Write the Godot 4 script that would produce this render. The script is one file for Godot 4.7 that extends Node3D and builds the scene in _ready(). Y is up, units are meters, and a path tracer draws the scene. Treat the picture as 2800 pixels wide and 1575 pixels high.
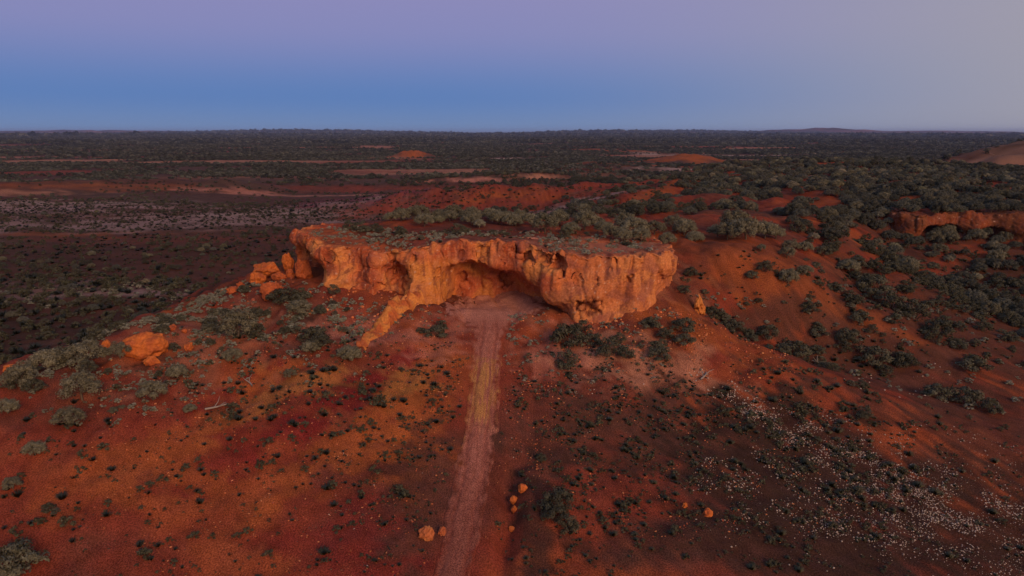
extends Node3D
# A red breakaway mesa above a scrub plain at dusk, seen from the air.
# Plan coordinates: x to the right, d = -z away from the camera; heights are given as H metres below EYE.

const EYE := 40.0
var rng := RandomNumberGenerator.new()
var na := FastNoiseLite.new()      # simplex, unit frequency
var nb := FastNoiseLite.new()
var ncell := FastNoiseLite.new()
var used := {}

# ---------------------------------------------------------------- small helpers
func numbered(called: String) -> String:
	var n: int = used.get(called, 0)
	used[called] = n + 1
	return called if n == 0 else "%s_%03d" % [called, n]

func tag(o: Node, label: String, category: String, group := "") -> void:
	o.set_meta("label", label)
	o.set_meta("category", category)
	if group != "":
		o.set_meta("group", group)

func ss(a: float, b: float, x: float) -> float:
	return smoothstep(a, b, x)

func mix3(a: Vector3, b: Vector3, t: float) -> Vector3:
	return a + (b - a) * t

func col(v: Vector3) -> Color:
	return Color(maxf(v.x, 0.0), maxf(v.y, 0.0), maxf(v.z, 0.0))

func build_mesh(v: PackedVector3Array, n: PackedVector3Array, c: PackedColorArray, idx: PackedInt32Array, m: Material) -> ArrayMesh:
	var a := []
	a.resize(Mesh.ARRAY_MAX)
	a[Mesh.ARRAY_VERTEX] = v
	if n.size() > 0:
		a[Mesh.ARRAY_NORMAL] = n
	if c.size() > 0:
		a[Mesh.ARRAY_COLOR] = c
	a[Mesh.ARRAY_INDEX] = idx
	var am := ArrayMesh.new()
	am.add_surface_from_arrays(Mesh.PRIMITIVE_TRIANGLES, a)
	am.surface_set_material(0, m)
	return am

func node_of(called: String, mesh: Mesh, parent: Node = self) -> MeshInstance3D:
	var o := MeshInstance3D.new()
	o.name = numbered(called) if parent == self else called
	o.mesh = mesh
	parent.add_child(o, true)
	return o

# ---------------------------------------------------------------- materials
func grain_texture(sz: int, seed_: int, f0: float, lo: float, hi: float, warm: float) -> ImageTexture:
	var n := FastNoiseLite.new()
	n.seed = seed_
	n.noise_type = FastNoiseLite.TYPE_SIMPLEX_SMOOTH
	n.frequency = f0
	n.fractal_octaves = 5
	n.fractal_gain = 0.62
	var im: Image = n.get_seamless_image(sz, sz)
	im.convert(Image.FORMAT_L8)
	var n2 := FastNoiseLite.new()
	n2.seed = seed_ + 9
	n2.noise_type = FastNoiseLite.TYPE_CELLULAR
	n2.frequency = f0 * 3.0
	var im2: Image = n2.get_seamless_image(sz, sz)
	im2.convert(Image.FORMAT_L8)
	var da := im.get_data()
	var db := im2.get_data()
	var out := PackedByteArray()
	out.resize(sz * sz * 3)
	for i in sz * sz:
		var a := da[i] / 255.0
		var b := db[i] / 255.0
		var k := lerpf(lo, hi, clampf((a - 0.5) * 2.5 + 0.55 + (b - 0.5) * 0.4, 0.0, 1.0))
		out[i * 3] = int(255.0 * clampf(k, 0, 1))
		out[i * 3 + 1] = int(255.0 * clampf(k * (1.0 - warm * (1.0 - a)), 0, 1))
		out[i * 3 + 2] = int(255.0 * clampf(k * (1.0 - 1.3 * warm * (1.0 - a)), 0, 1))
	var r := Image.create_from_data(sz, sz, false, Image.FORMAT_RGB8, out)
	r.generate_mipmaps()
	return ImageTexture.create_from_image(r)

func surface_material(tex: Texture2D, size_m: float, bump_cm: float, rough := 1.0) -> StandardMaterial3D:
	var m := StandardMaterial3D.new()
	m.vertex_color_use_as_albedo = true
	m.roughness = rough
	m.metallic_specular = 0.12
	m.albedo_texture = tex
	m.uv1_triplanar = true
	m.uv1_world_triplanar = true
	m.uv1_scale = Vector3.ONE / size_m
	if bump_cm > 0.0:
		m.heightmap_enabled = true
		m.heightmap_texture = tex
		m.heightmap_scale = bump_cm
	return m

func plain_material(c: Vector3, rough := 0.9, vertex := true) -> StandardMaterial3D:
	var m := StandardMaterial3D.new()
	m.vertex_color_use_as_albedo = vertex
	m.albedo_color = Color(c.x, c.y, c.z).linear_to_srgb()
	m.roughness = rough
	m.metallic_specular = 0.1
	return m

# ---------------------------------------------------------------- terrain
# heights of the land without the rock blocks: x, d, H
var ctrl := [
	# foot of the mesa cliff
	[-27.5, 94, 17.6], [-26.5, 84, 16.9], [-21, 75.5, 17.0], [-15, 74.6, 17.2], [-11, 73.5, 17.8], [-6, 78, 18.9], [0, 78, 18.9], [3, 73.5, 19.2], [-5, 82, 19.1], [-1, 82, 19.1], [-3, 86, 18.6], [2.5, 78, 19.3],
	[6, 69.5, 19.2], [9, 69.2, 18.8], [13, 69.3, 17.8], [16.5, 70.5, 17.3], [18.6, 75, 16.1], [19.2, 82, 14.6], [20, 88, 13.2],
	# under the mesa and the plateau joining it on the right
	[-10, 90, 12.4], [0, 90, 12.2], [9, 88, 12.4], [-15, 95, 12.6], [0, 100, 12.4], [-12, 104, 14.2], [5, 109, 13.6], [-25, 106, 18.8], [-14, 114, 18.5],
	[24, 85, 13.2], [30, 92, 13.0], [38, 98, 13.0], [46, 103, 12.9], [40, 112, 12.5], [25, 105, 12.8], [14, 98, 12.4],
	# first spur and the valley before it
	[24, 79.5, 13.9], [28, 77, 14.6], [32, 77, 16.4], [37.5, 77, 19.0], [45, 73, 22.2], [28, 72.0, 22.8], [33, 70.5, 24.2], [41, 68, 25.6], [24.5, 75.0, 19.6], [52, 65, 25.6],
	# second spur, valley, far right cliff
	[49, 95, 15.5], [52.4, 88.7, 18.0], [60, 85, 22.0], [41, 90, 16.2], [44, 85, 19.0], [50, 78, 22.3],
	[55, 104, 18.6], [56.5, 96, 20.8], [62, 114, 17.6], [75, 115, 18.4], [90, 113, 18.6], [105, 112, 18.6], [62, 127, 13.5], [76, 129, 13.3], [92, 129, 13.3], [110, 126, 13.2], [54, 116, 14.0],
	[70, 104, 22.0], [66, 92, 23.2], [85, 95, 24.0], [100, 95, 24.5], [70, 72, 25.6], [92, 75, 26],
	# right shoulder ridge of the main slope
	[20, 71.6, 18.3], [22.6, 68.0, 19.7], [27.2, 65.4, 21.1], [32.3, 63.8, 22.6], [38.8, 61.8, 24.4],
	[16, 65, 20.3], [11, 58, 22.3], [19, 55, 23.6], [14, 48, 24.7], [11, 41, 25.6], [25, 50, 25.3], [33, 46, 26.4], [24, 40, 26.8], [40, 40, 27.8], [48, 52, 26.8],
	# foreground and track
	[-3.4, 68.5, 19.7], [-3.2, 61, 21.4], [-2.8, 53.6, 23.1], [-2.7, 46.9, 24.6], [-3.4, 38, 26.3], [-4, 28, 27.6], [3.4, 48, 25.1], [4, 41, 26.2],
	[-12, 66, 20.1], [-18, 60, 20.7], [-12, 54, 22.6], [-20, 50, 22.9], [-14, 44, 24.9], [-22, 40, 25.8], [-28, 30, 27.4], [16, 30, 27.8], [45, 28, 28.5], [-50, 32, 27],
	# left shoulder
	[-30, 82, 17.3], [-31, 86, 17.3], [-35, 87, 17.8], [-30, 92, 17.5], [-34, 80, 18.0], [-37, 74.5, 18.6], [-38, 66, 19.1], [-41, 60, 19.8], [-45, 57, 20.5], [-37, 55, 20.6], [-28, 66, 19.5], [-24, 72, 18.2], [-39, 48, 22.1], [-31, 45, 23.5], [-40, 38, 25.6],
	# plain to the left
	[-51, 90, 25.6], [-46, 101, 25.6], [-54, 76, 25.6], [-60, 66, 25.5], [-66, 54, 26], [-66, 40, 26.5], [-38, 112, 25.8], [-60, 110, 26], [-24, 128, 25.8], [-80, 90, 26], [-100, 60, 26], [-100, 130, 26], [-60, 160, 26], [-100, 220, 26], [-40, 220, 26],
	# gullies behind the mesa
	[0, 128, 17.5], [-8, 140, 21.5], [16, 135, 15.0], [30, 128, 13.0], [12, 160, 19], [24, 170, 15.2], [2, 185, 22.5], [33, 190, 15.5], [18, 205, 20.5], [-15, 175, 24.5], [-22, 205, 23.6], [-6, 234, 18.0], [12, 236, 17.6], [-34, 240, 19.5], [-15, 214, 23.0], [5, 212, 22.4], [30, 240, 17.4], [50, 255, 17.5], [0, 272, 22.5], [-34, 280, 24.8], [40, 290, 25],
	# plateau to the right, running away
	[46, 140, 13.4], [44, 170, 13.6], [50, 200, 13.6], [80, 150, 13.2], [120, 150, 13.2], [75, 220, 13.2], [140, 220, 13.0], [100, 290, 13.0], [170, 280, 12.6], [130, 330, 13.4], [80, 290, 13.8], [62, 285, 18], [75, 350, 24], [150, 380, 23], [200, 340, 20],
]
const GX0 := -140.0
const GD0 := 16.0
const GS := 3.6
const GW := 104
const GH := 107
var grid := PackedFloat32Array()

func fit_land() -> void:
	var n := ctrl.size()
	var a := []
	var c2 := 9.0
	for i in n:
		var row := PackedFloat64Array()
		row.resize(n + 1)
		for j in n:
			var dx: float = ctrl[i][0] - ctrl[j][0]
			var dd: float = ctrl[i][1] - ctrl[j][1]
			row[j] = sqrt(dx * dx + dd * dd + c2)
		row[i] += -0.15 if true else 0.0
		row[n] = ctrl[i][2] - 24.0
		a.append(row)
	for k in n:
		var p := k
		for i in range(k + 1, n):
			if absf(a[i][k]) > absf(a[p][k]):
				p = i
		var t = a[k]
		a[k] = a[p]
		a[p] = t
		var rk: PackedFloat64Array = a[k]
		for i in range(k + 1, n):
			var ri: PackedFloat64Array = a[i]
			var f := ri[k] / rk[k]
			if f != 0.0:
				for j in range(k, n + 1):
					ri[j] -= f * rk[j]
				a[i] = ri
	var w := PackedFloat64Array()
	w.resize(n)
	for k in range(n - 1, -1, -1):
		var rk: PackedFloat64Array = a[k]
		var s := rk[n]
		for j in range(k + 1, n):
			s -= rk[j] * w[j]
		w[k] = s / rk[k]
	var cx := PackedFloat64Array()
	var cd := PackedFloat64Array()
	for q in ctrl:
		cx.append(q[0])
		cd.append(q[1])
	grid.resize(GW * GH)
	for j in GH:
		for i in GW:
			var x := GX0 + i * GS
			var d := GD0 + j * GS
			var s := 24.0
			for k in n:
				var dx := x - cx[k]
				var dd := d - cd[k]
				s += w[k] * sqrt(dx * dx + dd * dd + c2)
			grid[j * GW + i] = clampf(s, 8.0, 29.0)

func local_H(x: float, d: float) -> float:
	var fx := clampf((x - GX0) / GS, 1.0, GW - 2.001)
	var fd := clampf((d - GD0) / GS, 1.0, GH - 2.001)
	var ix := int(fx)
	var id := int(fd)
	var t := fx - ix
	var u := 1.0 - t
	var a0 := u * u * u
	var a1 := (3.0 * t - 6.0) * t * t + 4.0
	var a2 := ((-3.0 * t + 3.0) * t + 3.0) * t + 1.0
	var a3 := t * t * t
	var o := (id - 1) * GW + ix - 1
	t = fd - id
	u = 1.0 - t
	var s := u * u * u * (a0 * grid[o] + a1 * grid[o + 1] + a2 * grid[o + 2] + a3 * grid[o + 3])
	o += GW
	s += ((3.0 * t - 6.0) * t * t + 4.0) * (a0 * grid[o] + a1 * grid[o + 1] + a2 * grid[o + 2] + a3 * grid[o + 3])
	o += GW
	s += (((-3.0 * t + 3.0) * t + 3.0) * t + 1.0) * (a0 * grid[o] + a1 * grid[o + 1] + a2 * grid[o + 2] + a3 * grid[o + 3])
	o += GW
	s += t * t * t * (a0 * grid[o] + a1 * grid[o + 1] + a2 * grid[o + 2] + a3 * grid[o + 3])
	return s / 36.0

# low hills on the plain: x, d, half width, half depth, height, steepness
var hills := [
	[-107.0, 765, 20, 26, 7.5, 3.0], [155, 625, 30, 32, 8.0, 2.0], [160, 900, 60, 40, 5, 2.0],
	[262, 352, 80, 46, 13.5, 3.0], [345, 372, 90, 70, 17.5, 3.0], [60, 500, 70, 46, 5.0, 2.0],
	[-120, 340, 34, 12, 2.6, 2.2], [-55, 330, 36, 12, 2.6, 2.2], [-185, 345, 60, 20, 3.2, 2.2], [-250, 325, 60, 18, 3.0, 2.2], [-25, 395, 30, 14, 3.0, 2.2], [14, 400, 24, 12, 3.4, 2.4], [52, 420, 50, 16, 3, 2.2],
	[-46, 268, 34, 22, 4.0, 2.0],
	[3900, 9000, 1100, 700, 78, 2.0], [6000, 10000, 1800, 700, 52, 2.0], [-2300, 7800, 1500, 700, 46, 2.0], [900, 7000, 700, 500, 40, 2.0], [-6000, 10000, 2600, 900, 60, 2.0], [1900, 8200, 900, 500, 46, 2.0], [-400, 3400, 900, 160, 5, 2.0], [1500, 3000, 800, 160, 6, 2.0], [-1900, 3600, 900, 200, 9, 2.0],
]

func plain_y(x: float, d: float) -> float:
	var y := EYE - 26.0
	y += 0.5 * na.get_noise_2d(x * 0.017, d * 0.017) + 0.25 * na.get_noise_2d(x * 0.06 + 40.0, d * 0.06)
	var r := sqrt(x * x + d * d)
	if r > 300.0:
		y += ss(300, 1500, r) * (3.0 * na.get_noise_2d(x * 0.0021, d * 0.0021 + 7.0) - 0.5)
	if d > 200.0:
		for q in hills:
			if absf(x - q[0]) > q[2] * 2.0:
				continue
			var dx: float = (x - q[0]) / q[2]
			var dd: float = (d - q[1]) / q[3]
			var rr := dx * dx + dd * dd
			if rr < 4.0:
				var k: float = exp(-pow(rr, q[5] * 0.5))
				y += q[4] * k * (1.0 + 0.22 * na.get_noise_2d(x * 0.05 + 9.0, d * 0.05) - 0.3 * absf(nb.get_noise_2d(x * 0.09, d * 0.03 + 3.0)))
	return y

# inner edge of the rock cap (x, d) and the closing line behind it
var mesa_core := PackedVector2Array([Vector2(-20, 96), Vector2(-21, 91), Vector2(-20, 86.9), Vector2(-18.2, 84.2), Vector2(-16.6, 83.4), Vector2(-14.1, 82.8), Vector2(-12, 82.4), Vector2(-10.3, 82.3), Vector2(-9, 82.3), Vector2(-7.4, 82.4), Vector2(-5.2, 82.5), Vector2(-2.5, 82.3), Vector2(-0.2, 81.9), Vector2(2.0, 80.9), Vector2(3.8, 79.7), Vector2(5.5, 78.7), Vector2(7.5, 78.0), Vector2(9.8, 78.0), Vector2(11.4, 78.5), Vector2(12.3, 79.8), Vector2(12.5, 82), Vector2(12.2, 85.5), Vector2(11, 91), Vector2(2, 103), Vector2(-14, 101)])
var cliff2_core := PackedVector2Array([Vector2(71.5, 127.5), Vector2(71.2, 125.4), Vector2(72.2, 123.4), Vector2(80, 123.4), Vector2(88, 123), Vector2(98, 122), Vector2(106, 124), Vector2(104, 131), Vector2(74, 132)])

func poly_sd(p: Vector2, poly: PackedVector2Array) -> float:
	var best := 1e9
	var n := poly.size()
	for i in n:
		var a := poly[i]
		var b := poly[(i + 1) % n]
		var ab := b - a
		var t := clampf((p - a).dot(ab) / ab.length_squared(), 0.0, 1.0)
		best = minf(best, (a + ab * t).distance_squared_to(p))
	var s := sqrt(best)
	return -s if Geometry2D.is_point_in_polygon(p, poly) else s

func mesa_top(x: float, d: float) -> float:
	return EYE - 12.2 + 0.22 * na.get_noise_2d(x * 0.12, d * 0.12) + 0.07 * na.get_noise_2d(x * 0.6, d * 0.6)

func cliff2_top(x: float, d: float) -> float:
	return EYE - 13.1 + 0.3 * na.get_noise_2d(x * 0.1, d * 0.1)

func track_x(d: float) -> float:
	# centre of the vehicle track
	return -2.9 + 0.55 * sin((d - 46.0) * 0.07) - 0.045 * maxf(0.0, 47.0 - d) * 1.2 + 0.01 * maxf(0.0, d - 60.0)

func land_y(x: float, d: float) -> float:
	if x < -138.0 or x > 225.0 or d < 17.0 or d > 388.0:
		return plain_y(x, d)
	var inl := 1.0
	if x < -95.0 or x > 190.0 or d < 26.0 or d > 330.0:
		inl = minf(minf(ss(-138, -95, x), 1.0 - ss(190, 225, x)), minf(ss(17, 26, d), 1.0 - ss(330, 388, d)))
	var y := plain_y(x, d) if inl < 1.0 else 0.0
	if inl > 0.0:
		var H := local_H(x, d)
		var yl := EYE - H
		var up := clampf((26.0 - H) / 6.0, 0.0, 1.0)
		# rills run down the slopes, small rough ground everywhere
		yl += 0.5 * up * na.get_noise_2d(x * 0.11 + 3.0, d * 0.11) + 0.16 * na.get_noise_2d(x * 0.33, d * 0.33 + 5.0)
		var ril := 1.0 - absf(na.get_noise_2d(x * 0.30 + d * 0.05, d * 0.07 + 31.0)) * 2.2
		yl -= (0.36 if x < 24.0 else 0.2) * up * maxf(0.0, ril) * ss(60, 50, absf(x) * 0.5)
		yl += 0.07 * nb.get_noise_2d(x * 0.9, d * 0.9)
		if d > 120.0:
			yl += 1.3 * up * na.get_noise_2d(x * 0.07 + 90.0, d * 0.045)
		# track: graded bed, worn wheel lines, ditch on its right in the foreground
		var tx := x - track_x(d)
		if d < 80.0 and absf(tx) < 12.0:
			var on := (1.0 - ss(2.1, 3.3, absf(tx))) * ss(26, 34, d) * (1.0 - ss(73, 79, d))
			yl = lerpf(yl, EYE - local_H(track_x(d), d) - 0.12 + 0.04 * na.get_noise_2d(x * 0.3, d * 0.2), on)
			var dit := tx - 2.9 - 0.5 * na.get_noise_2d(8.0, d * 0.2)
			yl -= 1.0 * exp(-dit * dit * 2.2) * (1.0 - ss(45, 51, d))
			var bank := tx - 5.6
			yl += 0.7 * exp(-bank * bank * 0.12 - pow((d - 44.5) / 4.5, 2.0))
			# left edge of the cutting
			var cut := tx + 2.0
			yl += 0.22 * exp(-cut * cut * 3.0) * ss(46, 52, d) * (1.0 - ss(66, 70, d))
		y = lerpf(y, yl, inl)
		if x > -28.0 and x < 20.0 and d > 70.0 and d < 112.0:
			var sd := poly_sd(Vector2(x, d), mesa_core)
			if sd < 0.6:
				y = lerpf(y, mesa_top(x, d), 1.0 - ss(-0.2, 0.6, sd))
		elif x > 55.0 and x < 112.0 and d > 118.0 and d < 136.0:
			var sd := poly_sd(Vector2(x, d), cliff2_core)
			if sd < 0.6:
				y = lerpf(y, cliff2_top(x, d), 1.0 - ss(-0.2, 0.6, sd))
	return y

# where plants and stones stand: the land, or the rock cap above it
var rim_poly := PackedVector2Array()
var rim_h := []
func stand_y(x: float, d: float) -> float:
	if x > -28.0 and x < 19.0 and d > 69.0 and d < 97.0:
		var p := Vector2(x, d)
		if Geometry2D.is_point_in_polygon(p, rim_poly):
			var sd := poly_sd(p, mesa_core)
			if sd > -0.3:
				var bw := 1e-6
				var bh := 0.0
				var near := 1e9
				for q in rim_h:
					var r2: float = (q[0] - x) * (q[0] - x) + (q[1] - d) * (q[1] - d)
					near = minf(near, r2)
					var w := 1.0 / (r2 * r2 + 0.05)
					bw += w
					bh += w * q[2]
				var rd := sqrt(near)
				return lerpf(EYE - bh / bw, mesa_top(x, d), ss(0, 1, rd / (rd + maxf(sd, 0.0) + 0.01)))
	if x > 67.5 and x < 102.0 and d > 118.2 and d < 125.0:
		return cliff2_top(x, d) - 0.1
	return land_y(x, d)

# ---------------------------------------------------------------- colours of the ground (linear base colours of the soils)
const RED := Vector3(0.27, 0.064, 0.037)
const ORANGE := Vector3(0.40, 0.120, 0.038)
const OCHRE := Vector3(0.43, 0.20, 0.060)
const CRIMSON := Vector3(0.22, 0.034, 0.029)
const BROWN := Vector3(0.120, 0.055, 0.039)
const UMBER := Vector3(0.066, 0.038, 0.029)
const PINK := Vector3(0.54, 0.235, 0.165)
const TAN := Vector3(0.48, 0.235, 0.145)
const LILAC := Vector3(0.34, 0.235, 0.215)
const CHALK := Vector3(0.50, 0.38, 0.32)
const SCRUB := Vector3(0.105, 0.072, 0.055)
# x, d, half width, half depth, turn (degrees), colour, strength, edge noise size
var soils := [
	# near slope
	[-9.8, 57.5, 3.6, 8.0, -25, ORANGE, 0.95, 0.25], [-9.6, 58, 2.6, 3.6, 0, OCHRE, 0.7, 0.3], [-8.0, 51, 3.0, 6.0, 0, ORANGE, 0.8, 0.3],
	[-15.5, 55.5, 2.6, 10.0, -37, CRIMSON, 1.0, 0.22], [-19.8, 55, 3.6, 7.5, -37, OCHRE, 0.6, 0.25], [-24.0, 55.5, 1.5, 8, -40, CRIMSON, 0.95, 0.3], [-21.8, 57.8, 1.2, 5, -40, ORANGE, 0.9, 0.3],
	[-28, 50, 7, 5, 10, RED, 0.6, 0.2], [-10, 40, 6, 5, 10, CRIMSON, 0.6, 0.2], [-24, 47, 5, 4, 0, ORANGE, 0.4, 0.25], [-6.5, 45, 2.6, 8, 0, BROWN, 0.75, 0.3],
	[-30, 64, 9, 9, 0, TAN, 0.30, 0.2], [-16, 68, 7, 4, 0, PINK, 0.45, 0.25], [-7, 66, 3.5, 5, 0, PINK, 0.45, 0.3],
	[13, 62, 8.5, 4.6, -14, TAN, 0.75, 0.22], [5, 64, 4.5, 5, 0, PINK, 0.40, 0.3],
	[21, 66, 4, 9, 55, ORANGE, 0.7, 0.2], [30, 61, 6, 11, 70, RED, 0.5, 0.2],
	[-19.5, 50.5, 2.4, 7, -37, CRIMSON, 0.75, 0.25], [-12.5, 49.5, 2.2, 8, -34, ORANGE, 0.7, 0.25], [-27, 47, 2.4, 7, -37, ORANGE, 0.5, 0.25],
	# dark gravel right of the track, deepened to carry lens vignette as well
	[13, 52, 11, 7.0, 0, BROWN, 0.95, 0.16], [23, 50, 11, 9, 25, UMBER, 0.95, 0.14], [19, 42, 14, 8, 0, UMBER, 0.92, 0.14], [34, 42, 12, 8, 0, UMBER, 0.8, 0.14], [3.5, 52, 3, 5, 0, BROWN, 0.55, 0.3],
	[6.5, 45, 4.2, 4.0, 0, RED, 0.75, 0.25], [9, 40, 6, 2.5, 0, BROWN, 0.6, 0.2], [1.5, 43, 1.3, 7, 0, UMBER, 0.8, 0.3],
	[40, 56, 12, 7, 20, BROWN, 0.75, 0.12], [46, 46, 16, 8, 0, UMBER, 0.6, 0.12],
	# valleys on the right: brown soil with vignette darkening mixed into its colour
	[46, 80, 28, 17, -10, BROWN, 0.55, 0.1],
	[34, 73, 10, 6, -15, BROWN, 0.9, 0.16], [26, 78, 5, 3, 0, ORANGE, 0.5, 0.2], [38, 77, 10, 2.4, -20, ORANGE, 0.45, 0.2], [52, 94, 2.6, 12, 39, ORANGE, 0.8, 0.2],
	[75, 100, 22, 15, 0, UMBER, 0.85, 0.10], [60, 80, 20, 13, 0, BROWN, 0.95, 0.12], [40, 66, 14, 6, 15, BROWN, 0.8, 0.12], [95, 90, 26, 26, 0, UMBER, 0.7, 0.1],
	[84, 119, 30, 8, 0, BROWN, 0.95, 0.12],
	# mesa top
	[-5, 84, 24, 9, 0, BROWN, 0.45, 0.14], [8, 76, 12, 6, 0, TAN, 0.35, 0.2],
	# left plain: dark flats, lilac claypans, ochre flats
	[-75, 105, 55, 48, 0, UMBER, 0.9, 0.06], [-60, 140, 60, 36, 0, BROWN, 0.85, 0.06], [-110, 150, 60, 22, 8, UMBER, 0.5, 0.05],
	[-80, 172, 55, 7, 6, RED, 0.3, 0.07], [-140, 180, 50, 6, 5, ORANGE, 0.4, 0.08],
	[-105, 208, 62, 17, 12, LILAC, 0.75, 0.06], [-170, 242, 55, 17, 4, LILAC, 0.9, 0.06], [-190, 262, 50, 13, 0, CHALK, 0.5, 0.06], [-60, 240, 40, 15, 14, LILAC, 0.7, 0.07], [-90, 225, 26, 8, 10, CHALK, 0.35, 0.1], [-66, 112, 26, 2.5, 10, LILAC, 0.7, 0.1], [-75, 118, 16, 6, 0, LILAC, 0.35, 0.1],
	[-46, 258, 26, 22, 0, Vector3(0.20, 0.06, 0.075), 0.85, 0.06],
	[-195, 322, 60, 9, 0, ORANGE, 0.45, 0.07], [-120, 322, 30, 7, 0, PINK, 0.8, 0.08], [-64, 318, 30, 7, 0, PINK, 0.75, 0.08], [-230, 304, 40, 7, 0, TAN, 0.7, 0.08], [-40, 350, 60, 14, 0, RED, 0.6, 0.05], [-100, 355, 80, 10, 0, RED, 0.5, 0.05],
	# gullies behind the mesa
	[-4, 224, 40, 15, 0, RED, 0.95, 0.06], [-28, 230, 26, 14, 0, RED, 0.85, 0.06], [0, 228, 20, 8, 0, ORANGE, 0.6, 0.08], [14, 196, 9, 16, -20, LILAC, 0.8, 0.09], [22, 178, 12, 8, 20, LILAC, 0.85, 0.1], [36, 170, 5, 26, -20, ORANGE, 0.6, 0.09], [46, 125, 6, 14, -10, RED, 0.7, 0.1], [28, 236, 34, 14, 0, RED, 0.85, 0.06], [34, 290, 46, 16, 0, RED, 0.7, 0.05],
	[-24, 382, 22, 6, 0, PINK, 0.85, 0.08], [16, 390, 17, 5, 0, TAN, 0.95, 0.08], [60, 440, 46, 16, 0, ORANGE, 0.9, 0.05], [20, 450, 60, 14, 0, RED, 0.5, 0.04], [60, 520, 60, 30, 0, ORANGE, 0.6, 0.04],
	[-107, 752, 25, 32, 0, ORANGE, 1.0, 0.04], [150, 612, 34, 36, 0, ORANGE, 0.95, 0.03], [130, 470, 40, 12, 0, CHALK, 0.8, 0.05], [110, 460, 30, 8, 0, LILAC, 0.6, 0.05], [120, 430, 26, 10, 0, RED, 0.8, 0.05],
	[0, 700, 26, 26, 0, CHALK, 0.9, 0.04], [200, 960, 60, 40, 0, TAN, 0.9, 0.02], [260, 840, 110, 34, 0, CHALK, 0.75, 0.02], [160, 900, 40, 30, 0, ORANGE, 0.7, 0.03], [420, 900, 60, 22, 0, CHALK, 0.8, 0.03], [-130, 470, 60, 20, 0, BROWN, 0.6, 0.04], [-90, 480, 40, 12, 0, RED, 0.4, 0.05],
	[248, 335, 76, 34, 0, Vector3(0.26, 0.155, 0.115), 0.8, 0.05], [345, 352, 90, 60, 0, Vector3(0.22, 0.165, 0.14), 0.8, 0.05],
	[-1500, 4200, 300, 60, 0, TAN, 0.9, 0.004], [-2000, 5200, 260, 120, 0, ORANGE, 0.9, 0.004], [-700, 3300, 60, 60, 0, ORANGE, 0.9, 0.01], [-1100, 3700, 130, 70, 0, ORANGE, 0.9, 0.01], [420, 2900, 60, 60, 0, RED, 0.9, 0.01], [700, 3300, 50, 60, 0, ORANGE, 0.8, 0.01], [110, 1150, 60, 40, 0, ORANGE, 0.7, 0.02], [10, 1150, 40, 30, 0, RED, 0.7, 0.02], [190, 1300, 120, 50, 0, RED, 0.5, 0.02], [350, 1100, 60, 30, 0, RED, 0.5, 0.02],
]
var soil_cs := []
var soil_x := PackedFloat32Array()
var soil_r := PackedFloat32Array()

func ground_colour(x: float, d: float, some: PackedInt32Array) -> Vector3:
	var n1 := na.get_noise_2d(x * 0.05 + 17.0, d * 0.05)
	var n2 := na.get_noise_2d(x * 0.22, d * 0.22 + 55.0)
	var n3 := nb.get_noise_2d(x * 0.9, d * 0.9)
	# brown scrub-country loam, and the red earth of the breakaway hill and the plateau
	var nf := na.get_noise_2d(x * 0.012 + 5.0, d * 0.03)
	var c := mix3(BROWN, SCRUB, 0.5 + 0.5 * nf)
	if d > 380.0:
		var cl := clearing(x, d)
		if cl > 0.0:
			c = mix3(c, mix3(RED, TAN, ss(-0.2, 0.4, na.get_noise_2d(x * 0.002, d * 0.004 + 44.0))), 0.7 * cl)
	var edge := 0.35 * n1 + 0.12 * n2
	var m1 := sqrt(pow((x - 8.0) / 72.0, 2.0) + pow((d - 68.0) / 62.0, 2.0)) + edge
	var m2 := sqrt(pow((x - 80.0) / 80.0, 2.0) + pow((d - 190.0) / 150.0, 2.0)) + edge
	var hill := 1.0 - ss(0.75, 1.05, minf(m1, m2))
	if hill > 0.0:
		var e := mix3(RED, ORANGE, 0.45 * ss(0.0, 0.5, n1 + 0.3 * n2))
		e = mix3(e, BROWN, 0.55 * ss(0.0, 0.5, -n1 + 0.4 * n2))
		c = mix3(c, e, hill)
	var along := x * 0.5 + d * 0.87 if x < -4.0 else (x * -0.5 + d * 0.87 if x > 6.0 else d)
	var across := x * 0.87 - d * 0.5 if x < -4.0 else (x * 0.87 + d * 0.5 if x > 6.0 else x)
	var wash := nb.get_noise_2d(across * 0.75, along * 0.12 + 70.0) if d < 130.0 else 0.0
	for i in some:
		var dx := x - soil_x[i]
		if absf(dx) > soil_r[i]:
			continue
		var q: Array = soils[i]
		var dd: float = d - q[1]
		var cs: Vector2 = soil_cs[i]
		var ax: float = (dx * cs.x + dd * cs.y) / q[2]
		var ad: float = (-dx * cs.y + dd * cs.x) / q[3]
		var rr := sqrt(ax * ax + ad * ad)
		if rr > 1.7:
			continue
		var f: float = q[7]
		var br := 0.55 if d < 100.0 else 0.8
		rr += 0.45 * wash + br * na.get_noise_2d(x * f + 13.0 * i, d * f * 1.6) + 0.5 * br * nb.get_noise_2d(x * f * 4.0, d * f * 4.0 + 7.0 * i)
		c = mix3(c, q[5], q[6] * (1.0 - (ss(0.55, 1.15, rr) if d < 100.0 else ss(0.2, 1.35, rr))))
	var speck := nb.get_noise_2d(x * 2.4 + 5.0, d * 2.4) if d < 110.0 else 0.0
	return c * (1.0 + 0.24 * n3 + 0.14 * n2 + 0.10 * wash + 0.11 * speck)

func axis_steps(start: float, stop: float, step: float, grow: float, limit: float) -> PackedFloat32Array:
	# even steps from start to stop, then growing ones to limit
	var out := PackedFloat32Array()
	var p := start
	while p < stop:
		out.append(p)
		p += step
	var s := step
	while p < limit:
		out.append(p)
		s *= grow
		p += s
	out.append(limit)
	return out

var row_xs := PackedFloat32Array()
var row_ds := PackedFloat32Array()
var row_out := []

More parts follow.
